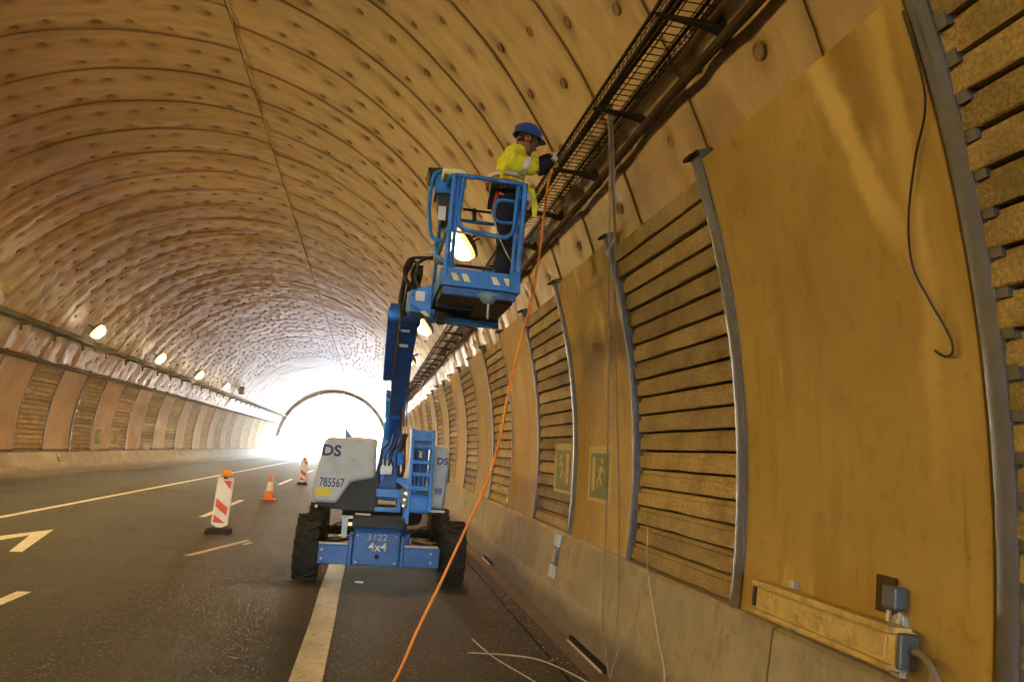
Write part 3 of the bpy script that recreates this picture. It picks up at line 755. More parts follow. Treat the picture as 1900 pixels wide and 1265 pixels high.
# portal: arch rib, end face, cutting walls outside
m = MB(); vs = []; fs = []; n = 44
for i in range(n+1):
    t = R(6)+(R(168))*i/n
    vs += [cpt(t, 92.6, RAD-.02), cpt(t, 92.6, RAD-.44), cpt(t, 93.4, RAD-.44), cpt(t, 93.4, RAD-.02)]
for i in range(n):
    for k in range(4): fs.append((4*i+k, 4*i+(k+1) % 4, 4*i+4+(k+1) % 4, 4*i+4+k))
fs += [(0, 1, 2, 3), tuple(4*n+k for k in (3, 2, 1, 0))]
m.add(vs, fs); tag(m.build('portal_arch', 'grey_strip', smooth=False), 'dark steel arch spanning the bright tunnel mouth', 'arch')
for yy, nm, lb in ((Y_END, 'portal_wall', 'concrete portal wall around the bright far tunnel mouth'), (Y_BACK-.6, 'portal_wall', 'concrete portal wall around the tunnel mouth behind the camera')):
    m = MB(); n = 40; inn = [cpt(R(-13.5)+R(207)*i/n, yy, RAD+.12) for i in range(n+1)]
    out = []
    for i, p in enumerate(inn):
        d = p-Vector((CX, yy, CZ)); s_ = min(16/max(abs(d.x), 1e-3), 11/max(abs(d.z), 1e-3)) if d.z > 0 else 16/max(abs(d.x), 1e-3)
        q = Vector((CX, yy, CZ))+d*s_; q.z = max(q.z, -.05); out.append(q)
    vs = inn+out+[p+Vector((0, .6, 0)) for p in inn]+[p+Vector((0, .6, 0)) for p in out]; N = n+1; fs = []
    for i in range(n):
        fs += [(i, i+1, N+i+1, N+i), (2*N+i, 3*N+i, 3*N+i+1, 2*N+i+1), (i, 2*N+i, 2*N+i+1, i+1), (N+i, N+i+1, 3*N+i+1, 3*N+i)]
    m.add(vs, fs); tag(m.build(nm, 'portal_concrete'), lb, 'portal')


# ------------------------------------------------------------------ boom lift
LIFT = thing('boom_lift', 'blue and grey articulated boom lift raising a worker to the cable tray', 'boom lift', (.3, 11.1, 0))
X1, Y1, Z1 = Vector((1, 0, 0)), Vector((0, 1, 0)), Vector((0, 0, 1))
# wheels
def wheel(cx, cy, cz, r_=.405, wd=.30, out=1):
    e = sub('wheel', LIFT)
    m = MB(); h = wd/2
    prof = [(r_*.56, -h*.80), (r_*.72, -h*.98), (r_*.88, -h), (r_*.955, -h*.90), (r_*.965, -h*.5), (r_*.965, h*.5), (r_*.955, h*.90), (r_*.88, h), (r_*.72, h*.98), (r_*.56, h*.80)]
    m.lathe(prof, (cx, cy, cz), (1, 0, 0), 40)
    N = 15
    for k in range(N):
        for sgn in (-1, 1):
            a0 = 2*math.pi*(k+(.5 if sgn > 0 else 0))/N; vs = []
            for (u, da, rr_) in ((.02, .20, r_*.955), (1.0, -.05, r_*.945), (1.02, -.12, r_*.80)):
                for dd in (-.062, .062):
                    for ex in (0, .034):
                        a = a0+da+dd; q = rr_+ex
                        vs.append((cx+sgn*u*h*1.0, cy+math.cos(a)*q, cz+math.sin(a)*q))
            # each station: (-,in),(-,out),(+,in),(+,out)
            f = []
            for s_ in range(2):
                o_ = 4*s_; f += [(o_+1, o_+3, o_+7, o_+5), (o_, o_+1, o_+5, o_+4), (o_+2, o_+6, o_+7, o_+3)]
            f += [(0, 2, 3, 1), (8, 9, 11, 10)]
            m.add(vs, f)
    m.build('tyre', 'rubber', e, smooth=True)
    m = MB(); m.lathe([(r_*.58, -h*.7), (r_*.60, h*.78*1), (r_*.52, h*.80), (r_*.46, h*.35), (r_*.22, h*.30), (r_*.20, h*.62), (.02, h*.64)], (cx, cy, cz), (out, 0, 0), 24); m.build('rim', 'blue_dark', e, smooth=True)
XA, XB = -.645, 1.235
for (cx, o_) in ((XA, -1), (XB, 1)):
    wheel(cx, 10.22, .425, out=o_); wheel(cx, 12.30, .425, out=o_)
# chassis
m = MB(); m.box((.295, 11.26, .50), (.72, 2.5, .34)); m.build('chassis', 'blue_dark', LIFT, bevel=.02)
m = MB(); m.box((.26, 9.97, .385), (1.56, .16, .24)); m.build('front_beam', 'blue_dark', LIFT, bevel=.012)
for xx in (-.29, .80):
    m = MB(); m.box((xx, 9.99, .515), (.44, .14, .014)); m.build('beam_cap', 'galv', LIFT)
m = MB(); m.tube([(XA, 10.22, .43), (XB, 10.22, .43)], .07, 10); m.build('axle', 'black_steel', LIFT)
m = MB(); m.tube([(XA, 12.30, .43), (XB, 12.30, .43)], .07, 10); m.build('axle', 'black_steel', LIFT)
m = MB(); m.box((.225, 9.90, .475), (.60, .10, .42)); m.beam((.225, 9.85, .68), (.225, 10.12, .86), .60, .05); fp = m.build('front_plate', 'blue_dark', LIFT, bevel=.018)
for xx in (-.10, .55):
    m = MB(); m.box((xx, 9.90, .46), (.05, .20, .40)); m.build('plate_gusset', 'blue_dark', LIFT, bevel=.012)
m = MB(); m.box((.225, 10.05, .80), (.66, .36, .14)); m.build('hatch', 'black_plastic', LIFT, bevel=.015)
text('lettering', '4x4', .155, (.24, 9.847, .500), (1, 0, 0), (0, 0, 1), 'white_ink', fp, .012)
text('lettering', '3122', .115, (.225, 9.847, .620), (1, 0, 0), (0, 0, 1), 'faded_ink', fp, .01, 1.15)
m = MB(); m.lathe([(.028, 0), (.028, .02), (.012, .03)], (.24, 9.848, .385), (0, -1, 0), 10); m.build('tow_eye', 'black_steel', fp)
# steering cylinders, hoses between axle and turntable
for sx in (-1, 1):
    cxm = .295+sx*.62
    m = MB(); m.tube([(cxm-.22*sx, 10.2, .56), (cxm+.16*sx, 10.25, .50)], .035, 8); m.build('steering_cylinder', 'chrome', LIFT)
    m = MB(); m.tube(smooth_path([(cxm-.25*sx, 10.35, .62), (cxm-.05*sx, 10.3, .74), (cxm+.1*sx, 10.4, .60), (cxm+.12*sx, 10.5, .5)]), .014, 6); m.build('hose', 'cable_black', LIFT, smooth=True)
m = MB(); m.box((-.20, 10.15, .70), (.07, .10, .26)); m.box((-.13, 10.15, .83), (.26, .10, .035)); m.build('fork_guide', 'pale_blue', LIFT, bevel=.006)
m = MB(); m.box((.02, 10.10, .875), (.20, .08, .03)); m.build('lamp_strip', 'white_plastic', LIFT, bevel=.006)
# turntable
m = MB(); m.lathe([(.55, .69), (.58, .76), (.58, .86), (.50, .90)], (.30, 11.26, 0), (0, 0, 1), 28); m.build('slew_ring', 'black_steel', LIFT, smooth=True)
m = MB(); m.prism([(-.62, 10.45, .93), (-.36, 10.40, .90), (.20, 10.40, .88), (.20, 10.40, 1.42), (-.62, 10.45, 1.42)], (0, 1.55, 0)); m.box((.30, 11.3, .93), (1.5, 1.3, .10)); m.build('turntable', 'black_plastic', LIFT, bevel=.02)
# left engine cowl, traced front profile with real length and rounded edges
prof = [(-.68, 1.09), (-.66, 1.01), (-.60, .985), (-.34, .985), (-.18, 1.27), (.13, 1.34), (.125, 1.84), (.10, 1.875), (-.52, 1.85), (-.59, 1.80)]
m = MB(); m.prism([(x, 10.32, z) for x, z in prof], (0, 1.75, 0)); cowl = m.build('engine_cowl', 'grey_cowl', LIFT, smooth=True, bevel=.05, seg=4); cowl['label'] = 'big pale grey engine cowl with navy numbers'
text('lettering', 'DS', .20, (-.475, 10.318, 1.665), (1, 0, 0), (0, 0, 1), 'navy_ink', cowl, .035, 1.05, .003)
text('lettering', '785567', .165, (-.43, 10.318, 1.245), (1, 0, 0), (0, 0, 1), 'navy_ink', cowl, .012, .66, .003)
m = MB(); m.box((-.52, 10.317, 1.125), (.21, .004, .10)); m.build('sticker', 'yellow_sticker', cowl)
m = MB(); m.prism([(-.34, 11.0, 1.84), (-.20, 11.0, 1.84), (-.36, 11.0, 2.03)], (0, .06, 0)); m.build('exhaust_fin', 'blue_dark', cowl, bevel=.01)
m = MB(); m.box((-.20, 10.6, 1.873), (.5, .3, .012)); m.build('lid_seam', 'black_plastic', cowl)
m = MB(); m.lathe([(.022, 0), (.022, .02), (.014, .028)], (-.60, 10.36, .93), (0, -1, 0), 10); m.build('marker_light', 'white_plastic', LIFT)
# right cowl
prof = [(.86, .97), (1.10, .97), (1.13, 1.02), (1.155, 1.55), (1.12, 1.80), (1.06, 1.84), (.86, 1.84)]
m = MB(); m.prism([(x, 10.55, z) for x, z in prof], (0, 1.6, 0)); cr = m.build('tank_cowl', 'grey_cowl', LIFT, smooth=True, bevel=.04, seg=4)
text('lettering', 'DS', .13, (1.045, 10.548, 1.62), (1, 0, 0), (0, 0, 1), 'navy_ink', cr, .03, 1.0, .003)
text('lettering', '98', .13, (1.02, 10.548, 1.20), (1, 0, 0), (0, 0, 1), 'navy_ink', cr, .02, .8, .003)
m = MB(); m.box((1.0, 10.53, .935), (.26, .05, .03)); m.build('step', 'galv', LIFT)
m = MB(); m.box((1.17, 10.9, 1.45), (.03, .3, .25)); m.build('side_vent', 'black_plastic', cr)
# riser frame: channel with ribs seen end-on
rs = sub('riser_frame', LIFT)
def rpt(x, z, y): return (x, y, z)
for xx in (.575, .845):
    m = MB(); m.beam((xx+.02, 10.03, .96), (xx, 10.12, 2.03), .045, .20); m.build('side_plate', 'blue_paint', rs, bevel=.008)
for (z, h_) in ((1.945, .15), (1.80, .05), (1.60, .05), (1.44, .05), (1.26, .06)):
    m = MB(); m.box((.71+(.02*(2.0-z)), 10.07+.05*(z-1), z), (.24, .16, h_)); m.build('rib', 'blue_paint', rs, bevel=.008)
m = MB(); m.box((.725, 10.05, 1.06), (.23, .12, .24)); m.box((.725, 9.985, 1.16), (.25, .04, .03)); m.box((.73, 9.985, .965), (.25, .04, .03)); m.build('foot_block', 'blue_paint', rs, bevel=.01)
for xx in (.66, .77):
    m = MB(); m.tube([(xx, 10.12, 1.18), (xx-.01, 10.16, 1.74)], .032, 10); m.build('lift_cylinder', 'blue_dark', rs, smooth=True)
for zz in (1.06, 1.26, 1.44, 1.60, 1.80, 1.95):
    for xx in (.578, .845):
        m = MB(); m.lathe([(.014, 0), (.014, .012)], (xx+.012, 9.95+.085*(zz-1), zz), (0, -1, 0), 6); m.build('bolt', 'galv', rs)
m = MB(); m.box((.715, 10.20, 1.70), (.10, .04, .09)); m.build('warning_label', 'pale_yellow', rs)
m = MB(); m.box((.71, 10.42, 1.45), (.24, .10, .9)); m.build('rear_plate', 'blue_dark', rs)
# centre of the turntable: boom foot, bracket, hoses, pins
m = MB(); m.beam((.28, 10.75, 1.05), (.34, 10.70, 1.95), .30, .34); m.build('boom_foot', 'blue_dark', LIFT, bevel=.02)
m = MB(); m.prism([(.40, 10.08, 1.33), (.42, 10.08, 1.38), (.58, 10.08, 1.37), (.58, 10.08, 1.21), (.56, 10.08, 1.23)], (0, .12, 0)); m.build('tie_bracket', 'blue_paint', LIFT, bevel=.006)
m = MB()
m.box((.33, 10.14, 1.17), (.34, .16, .11)); m.box((.47, 10.14, 1.05), (.06, .16, .22)); m.box((.33, 10.14, .95), (.34, .16, .05)); m.build('swivel_bracket', 'blue_paint', LIFT, bevel=.008)
m = MB(); m.box((.57, 10.06, .89), (.08, .14, .20)); m.build('tie_foot', 'blue_paint', LIFT, bevel=.008)
m = MB(); m.lathe([(.10, 0), (.10, .12), (.06, .14)], (.40, 10.42, 1.62), (0, -1, 0), 16); m.build('swing_motor', 'blue_paint', LIFT, smooth=True)
for i, (dx, z) in enumerate(((.0, 1.10), (.015, 1.18), (-.01, 1.02))):
    m = MB(); m.lathe([(.016, 0), (.016, .02)], (.535+dx, 10.03, z), (0, -1, 0), 8); m.build('pin', 'chrome', LIFT)
for i in range(4):
    rr = random.Random(i); pts = [(.47+rr.uniform(-.03, .06), 10.3+rr.uniform(-.1, .1), z+rr.uniform(-.05, .05)) for z in (1.0, 1.25, 1.5, 1.75, 1.95)]
    m = MB(); m.tube(smooth_path(pts), .014, 6); m.build('hose', 'cable_black', LIFT, smooth=True)
# booms: lower pivot -> elbow -> jib
def bp(px, py, y): return at(px, py, y)
B0, B1 = bp(728, 830, 10.9), bp(737, 705, 10.0)
m = MB(); m.beam(B0, bp(733, 760, 10.35), .24, .26, X1); m.build('lower_boom', 'blue_dark', LIFT, bevel=.015)
m = MB(); m.beam(bp(733, 770, 10.35), bp(735, 735, 10.2), .27, .25, X1); m.build('boom_collar', 'blue_paint', LIFT, bevel=.015)
E0_, E1_ = bp(735, 762, 10.35), bp(757, 582, 8.05)
m = MB(); m.beam(E0_, E1_, .20, .24, X1, (.235, .26)); m.build('main_boom', 'blue_dark', LIFT, bevel=.015)
m = MB(); m.beam(bp(721, 695, 8.9), bp(731, 585, 7.95), .13, .18, X1); m.build('upper_arm', 'blue_dark', LIFT, bevel=.012)
m = MB(); m.tube([bp(728, 693, 8.75), bp(741, 590, 7.8)], .017, 8); m.build('ram', 'chrome', LIFT, smooth=True)
m = MB(); m.lathe([(.10, -.17), (.12, -.16), (.12, .16), (.10, .17)], bp(752, 585, 7.98), (1, 0, 0), 18); m.build('elbow_pin', 'blue_dark', LIFT, smooth=True)
m = MB(); m.lathe([(.075, -.06), (.075, .06)], bp(731, 585, 7.9), (1, 0, 0), 14); m.build('elbow_pin', 'blue_paint', LIFT, smooth=True)
m = MB(); m.beam(bp(726, 748, 10.2), bp(742, 618, 8.35), .035, .10, X1); m.build('cable_track', 'black_plastic', LIFT, bevel=.006)
for k in range(3):
    m = MB(); m.tube(smooth_path([bp(744+5*k, 790, 10.55), bp(748+4*k, 740, 10.15), bp(755+5*k, 660, 9.1), bp(768+4*k, 600, 8.15), bp(772+3*k, 560, 7.6)]), .010, 6); m.build('hose', 'cable_black', LIFT, smooth=True)
for (px_, py_, y_) in ((741, 640, 8.42), (744, 612, 8.12)):
    m = MB(); m.box(bp(px_+8, py_, y_), (.10, .01, .05)); m.build('warning_label', 'pale_yellow' if py_ > 620 else 'white_plastic', LIFT)
m = MB(); m.beam(bp(735, 738, 9.98), bp(736, 726, 9.86), .25, .03, X1); m.build('boom_collar', 'blue_paint', LIFT, bevel=.006)
m = MB(); m.beam(bp(745, 668, 9.0), bp(746, 658, 8.88), .27, .03, X1); m.build('boom_collar', 'blue_paint', LIFT, bevel=.006)
m = MB(); m.tube([bp(716, 812, 10.45), bp(722, 770, 10.2)], .045, 10); m.tube([bp(722, 772, 10.2), bp(726, 742, 10.0)], .026, 10); m.build('lift_cylinder', 'blue_paint', LIFT, smooth=True)
m = MB(); m.tube([bp(744, 800, 10.2), bp(746, 752, 9.95)], .020, 8); m.build('ram', 'chrome', LIFT, smooth=True)
m = MB(); m.box((.27, 10.36, 1.50), (.16, .12, .20)); m.box((.27, 10.29, 1.56), (.10, .04, .05)); m.build('valve_block', 'galv', LIFT, bevel=.008)
m = MB(); m.prism([(.17, 10.45, 1.30), (.24, 10.45, 1.30), (.34, 10.45, 1.95), (.20, 10.45, 1.95)], (0, .08, 0)); m.build('pivot_plate', 'blue_paint', LIFT, bevel=.01)
for i in range(5):
    rr = random.Random(40+i); x0 = .20+.05*i
    m = MB(); m.tube(smooth_path([(x0, 10.28, 1.52), (x0+rr.uniform(-.05, .05), 10.2, 1.66+rr.uniform(-.04, .08)), (x0+.06, 10.26, 1.80), (x0+.10, 10.4, 1.95)]), .011, 6); m.build('hose', 'cable_black', LIFT, smooth=True)
for i, (xx, zz) in enumerate(((-.02, .31), (.47, .31), (-.02, .64), (.47, .64), (-.45, .44), (-.45, .33), (.93, .44), (.93, .33))):
    m = MB(); m.lathe([(.016, 0), (.016, .012), (.009, .014)], (xx, 9.848 if i < 4 else 9.889, zz), (0, -1, 0), 6); m.build('bolt', 'galv', LIFT)
# jib: black arms from the elbow up to the basket rotator
J0, J1 = bp(760, 580, 7.95), bp(777, 500, 7.1)
m = MB(); m.beam(J0, bp(766, 540, 7.5), .17, .17, X1, (.13, .13)); m.beam(bp(766, 545, 7.5), J1, .09, .12, X1); m.build('jib', 'black_steel', LIFT, bevel=.01)
m = MB(); m.tube([bp(744, 560, 7.7), bp(752, 510, 7.2), bp(766, 480, 7.0)], .022, 8); m.build('jib_link', 'black_steel', LIFT, smooth=True)
for i, pl in enumerate(([(778, 545), (756, 525), (750, 500), (762, 484), (775, 492), (770, 515), (782, 540)], [(770, 540), (752, 512), (757, 484), (775, 478), (800, 478), (815, 470)], [(785, 545), (765, 515), (768, 496), (790, 480), (812, 482)], [(745, 590), (742, 555), (751, 515), (764, 490)])):
    m = MB(); m.tube(smooth_path([bp(x, y, 7.1+.05*i) for x, y in pl]), .016, 7); m.build('hose', 'cable_black', LIFT, smooth=True)
m = MB(); m.box(bp(812, 481, 6.95), (.08, .07, .07)); m.build('valve', 'galv', LIFT, bevel=.008)
m = MB(); m.tube([bp(792, 462, 6.95), bp(792, 472, 6.95), bp(818, 466, 6.95)], .012, 6); m.build('bent_pipe', 'galv', LIFT)

# basket
BK = sub('basket', LIFT)
BX0, BX1, BY0, BY1, FZ, RZ = .47, 1.145, 6.12, 7.36, 3.185, 4.125
m = MB(); m.box(((BX0+BX1)/2, (BY0+BY1)/2, FZ-.02), (BX1-BX0, BY1-BY0, .03)); m.build('floor', 'black_steel', BK)
def toe(a, b, nm='toe_board'):
    m = MB(); m.beam(a, b, .024, .155, Z1.cross(Vector(b)-Vector(a)).normalized()); return m.build(nm, 'blue_paint', BK, bevel=.006)
zt = FZ+.035
near = toe((BX0, BY0, zt), (BX1, BY0, zt)); toe((BX0, BY1, zt), (BX1, BY1, zt)); toe((BX0, BY0+.014, zt), (BX0, BY1-.014, zt)); toe((BX1, BY0+.014, zt), (BX1, BY1-.014, zt))
for xx in (.075, .165, .42, .53):
    m = MB(); y_ = BY0-.014
    m.prism([(BX0+xx, y_, zt+.035), (BX0+xx+.045, y_, zt+.035), (BX0+xx+.085, y_, zt-.03), (BX0+xx+.03, y_, zt-.03)], (0, -.003, 0)); m.build('chevron', 'pale_yellow', near)
m = MB(); m.box((BX1-.05, BY0-.01, zt+.01), (.09, .03, .19)); m.build('corner_plate', 'blue_paint', BK, bevel=.006)
# underside frame
for yy in (BY0+.06, (BY0+BY1)/2, BY1-.06):
    m = MB(); m.box(((BX0+BX1)/2, yy, FZ-.075), (BX1-BX0-.04, .06, .07)); m.build('floor_beam', 'blue_dark', BK, bevel=.005)
m = MB(); m.box((BX0+.24, BY0+.30, FZ-.075), (.46, .36, .07)); m.build('pedal_box', 'black_plastic', BK, bevel=.01)
m = MB(); m.box((BX1-.16, BY0+.55, FZ-.08), (.28, .75, .08)); m.build('battery_box', 'black_plastic', BK, bevel=.01)
m = MB(); m.box(((BX0+BX1)/2, BY1-.04, FZ-.10), (BX1-BX0+.05, .10, .12)); m.build('rear_beam', 'blue_paint', BK, bevel=.008)
m = MB(); m.lathe([(.09, 0), (.085, -.015), (.045, -.07), (.03, -.075)], bp(906, 552, 6.15)+Vector((0, 0, .02)), (0, 0, 1), 18); m.tube([bp(906, 565, 6.15), bp(905, 592, 6.15)], .010, 8); m.build('floor_bell', 'bowl_blue', BK, smooth=True)
m = MB(); m.box(bp(818, 590, 6.9), (.07, .06, .12)); m.box(bp(824, 583, 6.9), (.14, .05, .03)); m.build('hook', 'black_steel', BK)
# mount to the jib: plates left of the basket
m = MB(); m.box((BX0-.10, BY1-.35, FZ+.03), (.22, .30, .05)); m.box((BX0-.10, BY1-.35, FZ-.14), (.24, .30, .05)); m.lathe([(.075, -.15), (.075, .05)], (BX0-.17, BY1-.38, FZ), (0, 0, 1), 16); m.build('rotator', 'blue_paint', BK, bevel=.006)
m = MB(); m.prism([(BX0-.02, BY1-.55, FZ-.2), (BX0-.02, BY1-.55, FZ+.1), (BX0-.16, BY1-.55, FZ+.06), (BX0-.22, BY1-.55, FZ-.1)], (0, .03, 0)); m.build('mount_plate', 'blue_paint', BK, bevel=.006)
m = MB(); m.box((BX0-.13, BY1-.575, FZ-.02), (.085, .012, .09)); m.build('label_plate', 'white_plastic', BK)
m = MB(); m.prism([(BX0-.12, BY1-.56, FZ-.16), (BX0-.07, BY1-.56, FZ-.20), (BX0-.02, BY1-.56, FZ-.20), (BX0-.07, BY1-.56, FZ-.155)], (0, -.008, 0)); m.build('chevron', 'pale_yellow', BK)
# rails
TR_ = .0185
def rail(pts, nm='rail', r_=TR_, rad=.08, closed=False, mat='blue_paint'):
    m = MB(); m.tube(rounded(pts, rad, closed), r_, 9, closed=closed); return m.build(nm, mat, BK, smooth=True)
PXL, PXR = .545, 1.075
for (x, y, tx) in ((PXL-.045, BY0, .0), (PXL, BY0+.02, .0), (BX1-.02, BY0, .0), (PXR, BY0+.02, .0), (BX0+.02, BY1, 0), (BX1-.02, BY1, 0)):
    rail([(x, y, FZ+.05), (x+.012, y, RZ)], 'post', .024 if y == BY0 else TR_)
# top rail loop
rail([(BX0+.01, BY0, RZ), (BX1, BY0, RZ), (BX1, BY1, RZ), (BX0+.01, BY1, RZ)], 'top_rail', .02, .09, True)
# mid rails on sides and rear
rail([(BX1-.01, BY0, RZ-.48), (BX1-.01, BY1, RZ-.48), (BX0+.02, BY1, RZ-.48), (BX0+.02, BY0, RZ-.48)], 'mid_rail')
rail([(BX0+.03, BY1, RZ-.12), (BX1-.02, BY1, RZ-.14)], 'rear_bar', .013, mat='galv')
# near gate loop hanging inside the posts
rail([(PXL+.05, BY0-.01, RZ-.02), (PXL+.02, BY0-.015, RZ-.48), (PXR-.02, BY0-.015, RZ-.52), (PXR, BY0-.01, RZ-.04)], 'gate_loop', .018, .12)
rail([(PXR, BY0-.012, RZ-.18), (PXR-.19, BY0-.012, RZ-.17), (PXR-.20, BY0-.012, RZ-.38), (PXR, BY0-.012, RZ-.37)], 'grab_loop', .015, .08)
# control side loop and box, left
cl = [bp(806, 328, 6.35), bp(798, 345, 6.35), bp(794, 405, 6.35), bp(800, 440, 6.35), bp(815, 448, 6.35), bp(838, 452, 6.35)]
rail([bp(848, 318, 6.35), bp(806, 316, 6.35), bp(795, 380, 6.35), bp(799, 446, 6.35), bp(840, 447, 6.35)], 'control_guard', .017, .09)
rail([bp(808, 450, 6.4), bp(808, 478, 6.4), bp(838, 490, 6.4)], 'control_guard', .014, .06)
c0 = [bp(806, 358, 6.4), bp(812, 322, 6.4), bp(846, 322, 6.4), bp(842, 360, 6.4)]
m = MB(); m.prism(c0, (0, .28, 0)); cbx = m.build('control_box', 'blue_paint', BK, bevel=.015)
m = MB(); m.prism([bp(812, 360, 6.41), bp(840, 361, 6.41), bp(835, 412, 6.41), bp(818, 410, 6.41)], (0, .22, 0)); m.build('control_pod', 'black_plastic', cbx, bevel=.008)
m = MB(); m.prism([bp(814, 382, 6.40), bp(828, 383, 6.40), bp(826, 409, 6.40), bp(812, 407, 6.40)], (0, .008, 0)); m.build('manual_pouch', 'white_plastic', cbx)
m = MB(); m.prism([bp(794, 310, 6.42), bp(842, 312, 6.42), bp(836, 330, 6.42), bp(798, 326, 6.42)], (0, .3, 0)); m.build('console', 'black_plastic', cbx, bevel=.01)
ck = thing('yellow_cloth', 'folded pale yellow cloth lying on the basket top rail', 'cloth', (.6, 6.2, 4.15))
m = MB(); m.prism([bp(822, 310, 6.2), bp(862, 313, 6.2), bp(868, 322, 6.2), bp(858, 331, 6.2), bp(846, 325, 6.2), bp(824, 322, 6.2)], (0, .22, 0)); m.build('fold', 'pale_yellow', ck, bevel=.012, smooth=True)
m = MB(); m.prism([bp(856, 318, 6.19), bp(869, 320, 6.19), bp(866, 352, 6.19), bp(858, 345, 6.19)], (0, .02, 0)); m.build('hanging_corner', 'pale_yellow', ck, bevel=.008)
m = MB(); m.tube(smooth_path([bp(918, 412, 6.3), bp(926, 440, 6.3), bp(942, 474, 6.3), bp(958, 500, 6.25)]), .007, 6); m.build('loose_rope', 'wire_pale', BK, smooth=True)
m = MB(); m.tube([bp(860, 388, 6.9), bp(912, 395, 6.9)], .012, 6); m.tube([bp(880, 388, 6.9), bp(880, 410, 6.9)], .02, 6); m.build('lanyard_anchor', 'black_steel', BK)
m = MB(); m.tube([bp(845, 492, 7.2), bp(915, 500, 7.2)], .011, 6); m.build('rear_bar', 'black_steel', BK)

# ------------------------------------------------------------------ worker
WY = 6.52
def wp(px, py, dy=0.0): return at(px, py, WY+dy)
def skin(name, pts, edges, mat, parent, root=0, sub_=2, folds=0.0):
    me = bpy.data.meshes.new(name); me.from_pydata([p for p, _ in pts], edges, []); me.materials.append(M[mat])
    o = bpy.data.objects.new(name, me); col.objects.link(o); par(o, parent)
    s_ = o.modifiers.new('skin', 'SKIN'); s_.use_smooth_shade = True
    for i, v in enumerate(me.skin_vertices[0].data):
        r_ = pts[i][1]; v.radius = r_ if isinstance(r_, tuple) else (r_, r_); v.use_root = (i == root)
    ss = o.modifiers.new('subsurf', 'SUBSURF'); ss.levels = sub_; ss.render_levels = sub_+(1 if folds else 0)
    if folds:
        dm = o.modifiers.new('folds', 'DISPLACE'); tx = bpy.data.textures.new('cloth_folds', 'CLOUDS'); tx.noise_scale = .085; tx.noise_depth = 2
        dm.texture = tx; dm.texture_coords = 'LOCAL'; dm.strength = folds; dm.mid_level = .5
    return o
WK = thing('person', 'worker in yellow high-visibility jacket and blue helmet reaching to the cable tray', 'person', wp(935, 520)-Vector((0, 0, .1)))
hip = wp(938, 362); spine = wp(940, 335); chest = wp(950, 305); neck0 = wp(962, 286); head0 = wp(974, 262)
hx = Vector((0, 1, 0))
lh, rh = hip+hx*.10+Vector((0, 0, -.04)), hip-hx*.10+Vector((0, 0, -.04))
zf = FZ+.07
rk, ra = Vector((rh.x+.03, rh.y-.03, zf+.50)), Vector((rh.x-.02, rh.y-.05, zf+.05))
lk, la = Vector((lh.x+.06, lh.y+.05, zf+.50)), Vector((lh.x+.05, lh.y+.08, zf+.05))
rs_, ls_ = wp(956, 300, -.17), wp(957, 299, .17)
re_, le_ = wp(1001, 318, -.19), wp(1004, 302, .14)
rw_, lw_ = wp(1028, 297, -.12), wp(1030, 288, .08)
# body under the clothes (one continuous surface)
P_ = [(hip, .10), (spine, .09), (chest, .09), (neck0, .05), (head0+Vector((-.01, 0, -.04)), .06), (rh, .085), (rk, .06), (ra, .045), (lh, .085), (lk, .06), (la, .045), (rs_, .045), (re_, .04), (rw_, .032), (ls_, .045), (le_, .04), (lw_, .032)]
skin('body', P_, [(0, 1), (1, 2), (2, 3), (3, 4), (0, 5), (5, 6), (6, 7), (0, 8), (8, 9), (9, 10), (2, 11), (11, 12), (12, 13), (2, 14), (14, 15), (15, 16)], 'skin', WK)
# trousers
skin('trousers', [(hip+Vector((0, 0, .05)), (.165, .14)), (rh+Vector((0, 0, -.02)), .115), (rk, .092), (ra+Vector((0, 0, .02)), .078), (lh+Vector((0, 0, -.02)), .115), (lk, .092), (la+Vector((0, 0, .02)), .078)], [(0, 1), (1, 2), (2, 3), (0, 4), (4, 5), (5, 6)], 'navy_cloth', WK, folds=.04)
# boots
for a in (ra, la):
    skin('boot', [(a+Vector((-.02, 0, .08)), .062), (a+Vector((0, 0, -.005)), .055), (a+Vector((.12, 0, -.02)), .048), (a+Vector((.18, 0, -.028)), .036)], [(0, 1), (1, 2), (2, 3)], 'boot', WK, sub_=1)
# jacket with sleeves
jk = skin('jacket', [(wp(937, 352), (.185, .15)), (wp(940, 332), (.17, .15)), (chest, (.19, .175)), (wp(959, 283), (.125, .13)), (rs_, .105), ((rs_+re_)/2, .084), (re_, .074), (ls_, .105), ((ls_+le_)/2, .08), (le_, .072)], [(0, 1), (1, 2), (2, 3), (2, 4), (4, 5), (5, 6), (2, 7), (7, 8), (8, 9)], 'hivis', WK, root=1, folds=.045)
cs = skin('collar', [(wp(957, 289), (.12, .12)), (wp(961, 279), (.10, .10)), (wp(964, 271), (.082, .084))], [(0, 1), (1, 2)], 'hivis', WK, sub_=1)
# navy lower sleeves
for a, b, c_ in ((rs_, re_, rw_), (ls_, le_, lw_)):
    skin('sleeve', [(a.lerp(b, .90), .058), (b.lerp(c_, .10), .066), (b.lerp(c_, .5), .056), (b.lerp(c_, .85), .048)], [(0, 1), (1, 2), (2, 3)], 'navy_cloth', WK)
